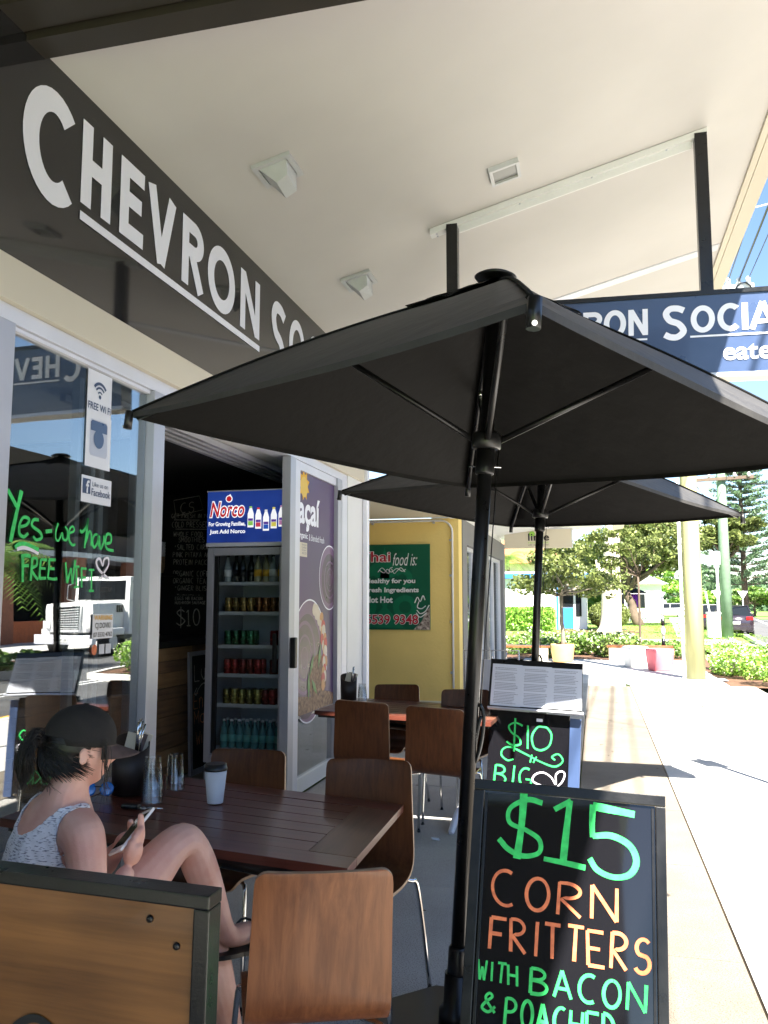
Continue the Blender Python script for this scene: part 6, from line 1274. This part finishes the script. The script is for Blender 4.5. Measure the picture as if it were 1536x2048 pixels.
# hair: cap of hair under the hat plus swept ponytail and loose strands
bm = bmesh.new(); bmesh.ops.create_uvsphere(bm, u_segments=40, v_segments=28, radius=1); kill = []
for v in bm.verts:
    x, y, z_ = v.co; v.co = HM @ V((x*.0770, y*.097-.003, z_*.111+.004+(.022*max(0, -z_) if y < 0 else 0)*1))
    if y > .20+.5*max(0, z_) or (z_ < -.10 and y > .05 and abs(x) > .3) or (z_ < -.30 and y > -.15) or z_ < -.66: kill.append(v)
bmesh.ops.delete(bm, geom=kill, context='VERTS')
bmesh.ops.solidify(bm, geom=bm.faces[:], thickness=.004)
me = bpy.data.meshes.new('hair'); bm.to_mesh(me); bm.free(); me.materials.append(M['hair'])
for p in me.polygons: p.use_smooth = True
hr = link('hair', me, wo, -V(wo.location))
def HP(x, y, z_): return HM @ V((x, y, z_))
def strand(o, pts, r, j=.004):
    pts = [V(p)+V((random.uniform(-j, j), random.uniform(-j, j), random.uniform(-j, j))) for p in pts]; sp = smooth_pts(pts, 3); n_ = len(sp); o.tube(sp, [r*min(1, .25+k*.35)*(1-.8*k/n_) for k in range(n_)], 4, cap=False)
o = B(); tie = HP(.0, -.105, .012)
back = -face; down = V((0, 0, -1)); lft = V((-.83, -.55, 0))
for k in range(700):
    a = random.uniform(0, 2*pi); rr = random.uniform(.2, 1)*.018; s0 = tie+hx*rr*cos(a)+hz*rr*sin(a); L_ = random.uniform(.6, 1.1); w2 = random.uniform(-.5, .5)
    strand(o, [s0, s0+back*.022+hz*.006+hx*.02*w2, s0+back*.042*L_+down*.018+hx*.045*w2, s0+back*.052*L_+down*.055*L_+hx*(.05*w2+.008*sin(k)), s0+back*.042*L_+down*.105*L_+hx*.06*w2], .0013, .009)
for k in range(900):   # hair swept from the nape and sides into the tie
    a = random.uniform(-1.75, 1.75); s0 = HP(.078*sin(a), -.082*cos(a)-.004+.03*random.random()*abs(sin(a)), .03-.11*random.random()-.02*cos(a)); strand(o, [s0, s0.lerp(tie, .5)+(s0-hc).normalized()*.016, tie], .0016, .003)
for k in range(26):   # short wisps on the nape
    s0 = HP(random.uniform(-.05, .05), -.07, -.06); strand(o, [s0, s0+down*.03+back*.01, s0+down*.06+V((random.uniform(-.03, .03), random.uniform(-.02, .02), 0))], .0009, .006)
for k in range(20):   # loose strands in front of the right ear
    s_ = hx if (HP(1, 0, 0)-HP(0, 0, 0)).dot(V((.83, -.55, 0))) > 0 else -hx
    s0 = hc+s_*.072+face*(.035+.02*random.random())+hz*.03; strand(o, [s0, s0+down*.05+s_*.006, s0+down*.10+face*.008*random.uniform(-1, 1), s0+down*random.uniform(.12, .19)+face*random.uniform(-.02, .02)], .0009, .006)
o.done('hair_strands', M['hair'], hr)
# cap
cp = link('cap', None, wo, -V(wo.location)); bm = bmesh.new(); rows = []
for i in range(13):
    th_ = (pi/2)*i/12; row = []
    for j in range(48):
        a = 2*pi*j/48; seam = 1-.012*abs(cos(3*a))**16; row.append(bm.verts.new(HM @ V((.079*cos(a)*cos(th_)*seam, (.099*sin(a))*cos(th_)*seam-.004, .030+.088*sin(th_)*seam))))
    rows.append(row)
for i in range(12):
    for j in range(48): bm.faces.new((rows[i][j], rows[i][(j+1) % 48], rows[i+1][(j+1) % 48], rows[i+1][j])).smooth = True
low = [bm.verts.new(HM @ (V((.0795*cos(2*pi*j/48), .100*sin(2*pi*j/48)-.004, .010+(.018 if sin(2*pi*j/48) < -.6 else 0)))) ) for j in range(48)]
for j in range(48): bm.faces.new((low[j], low[(j+1) % 48], rows[0][(j+1) % 48], rows[0][j])).smooth = True
bmesh.ops.recalc_face_normals(bm, faces=bm.faces); bmesh.ops.solidify(bm, geom=bm.faces[:], thickness=-.003)
me = bpy.data.meshes.new('crown'); bm.to_mesh(me); bm.free(); me.materials.append(M['cap']); link('crown', me, cp)
B().lathe([(.010, 0), (.008, .006), (.002, .008)], 12, HM @ Matrix.Translation((0, -.004, .117))).done('button', M['cap'], cp)
bm = bmesh.new(); g0, g1 = [], []
for j in range(21):
    a = R(28+124*j/20); rowt = []
    for i in range(8):
        s = i/7; x = .083*cos(a); y = .102*sin(a)-.004; ext = .078*s*max(0, sin((a-R(28))/R(124)*pi))**.55; arcz = -.022*(x/.08)**2*s-.020*s
        rowt.append(bm.verts.new(HM @ V((x*(1+.06*s), y+ext, .016+arcz))))
    g0.append(rowt)
for a_, b__ in zip(g0, g0[1:]):
    for i in range(7): bm.faces.new((a_[i], a_[i+1], b__[i+1], b__[i])).smooth = True
bmesh.ops.solidify(bm, geom=bm.faces[:], thickness=.0035); me = bpy.data.meshes.new('brim'); bm.to_mesh(me); bm.free(); me.materials.append(M['brim']); link('brim', me, cp)
# eyes, sandals
for s in (-1, 1):
    B().lathe([(.002, -.011), (.0095, -.006), (.0115, 0), (.0095, .006), (.002, .011)], 14, HM @ Matrix.Translation((s*.031, .073, .005))).done('eye', M['white'], wo, -V(wo.location))
def sandal(a, t_, up_, name='sandal'):
    ax_ = (t_-a).normalized(); sd = ax_.cross(up_).normalized(); nn = sd.cross(ax_).normalized()
    if nn.z < 0: nn = -nn
    c0_ = a-ax_*.045-nn*.040; bm = bmesh.new(); ring = []
    for k in range(28):
        an = 2*pi*k/28; l_ = .135*cos(an); w_ = (.036 if l_ < 0 else .044)*sin(an); ring.append(c0_+ax_*(.115+l_)+sd*w_)
    A = [bm.verts.new(p) for p in ring]; Z = [bm.verts.new(p-nn*.012) for p in ring]; bm.faces.new(A); bm.faces.new(Z[::-1])
    for k in range(28): bm.faces.new((A[k], Z[k], Z[(k+1) % 28], A[(k+1) % 28]))
    me = bpy.data.meshes.new(name); bm.to_mesh(me); bm.free(); me.materials.append(M['black']); so_ = link(name, me, wo, -V(wo.location))
    o = B(); top = a.lerp(t_, .95)+nn*.018
    for s in (-1, 1): o.tube(smooth_pts([top, a.lerp(t_, .62)+nn*.032+sd*s*.03, a.lerp(t_, .35)+sd*s*.042-nn*.03], 4), .004, 6)
    o.done('strap', M['black'], so_)
sandal(ra, rt, V((0, 0, 1))); sandal(la, lt, V((0, 0, 1)))
# phone in her hands
pn_ = thing('phone', 'white edged smartphone with a dark screen held in both hands', 'phone', ph_c); PM = Matrix((ph_r, ph_up, ph_n)).transposed().to_4x4(); pn_.matrix_world = Matrix.Translation(ph_c) @ PM
box('phone_body', (-.034, -.070, -.004), (.034, .070, .0035), M['white'], pn_, bev=.0025); box('screen', (-.0305, -.054, .0036), (.0305, .054, .0042), M['bgloss'], pn_); box('home_button', (-.005, -.064, .0036), (.005, -.057, .0040), M['alu'], pn_)
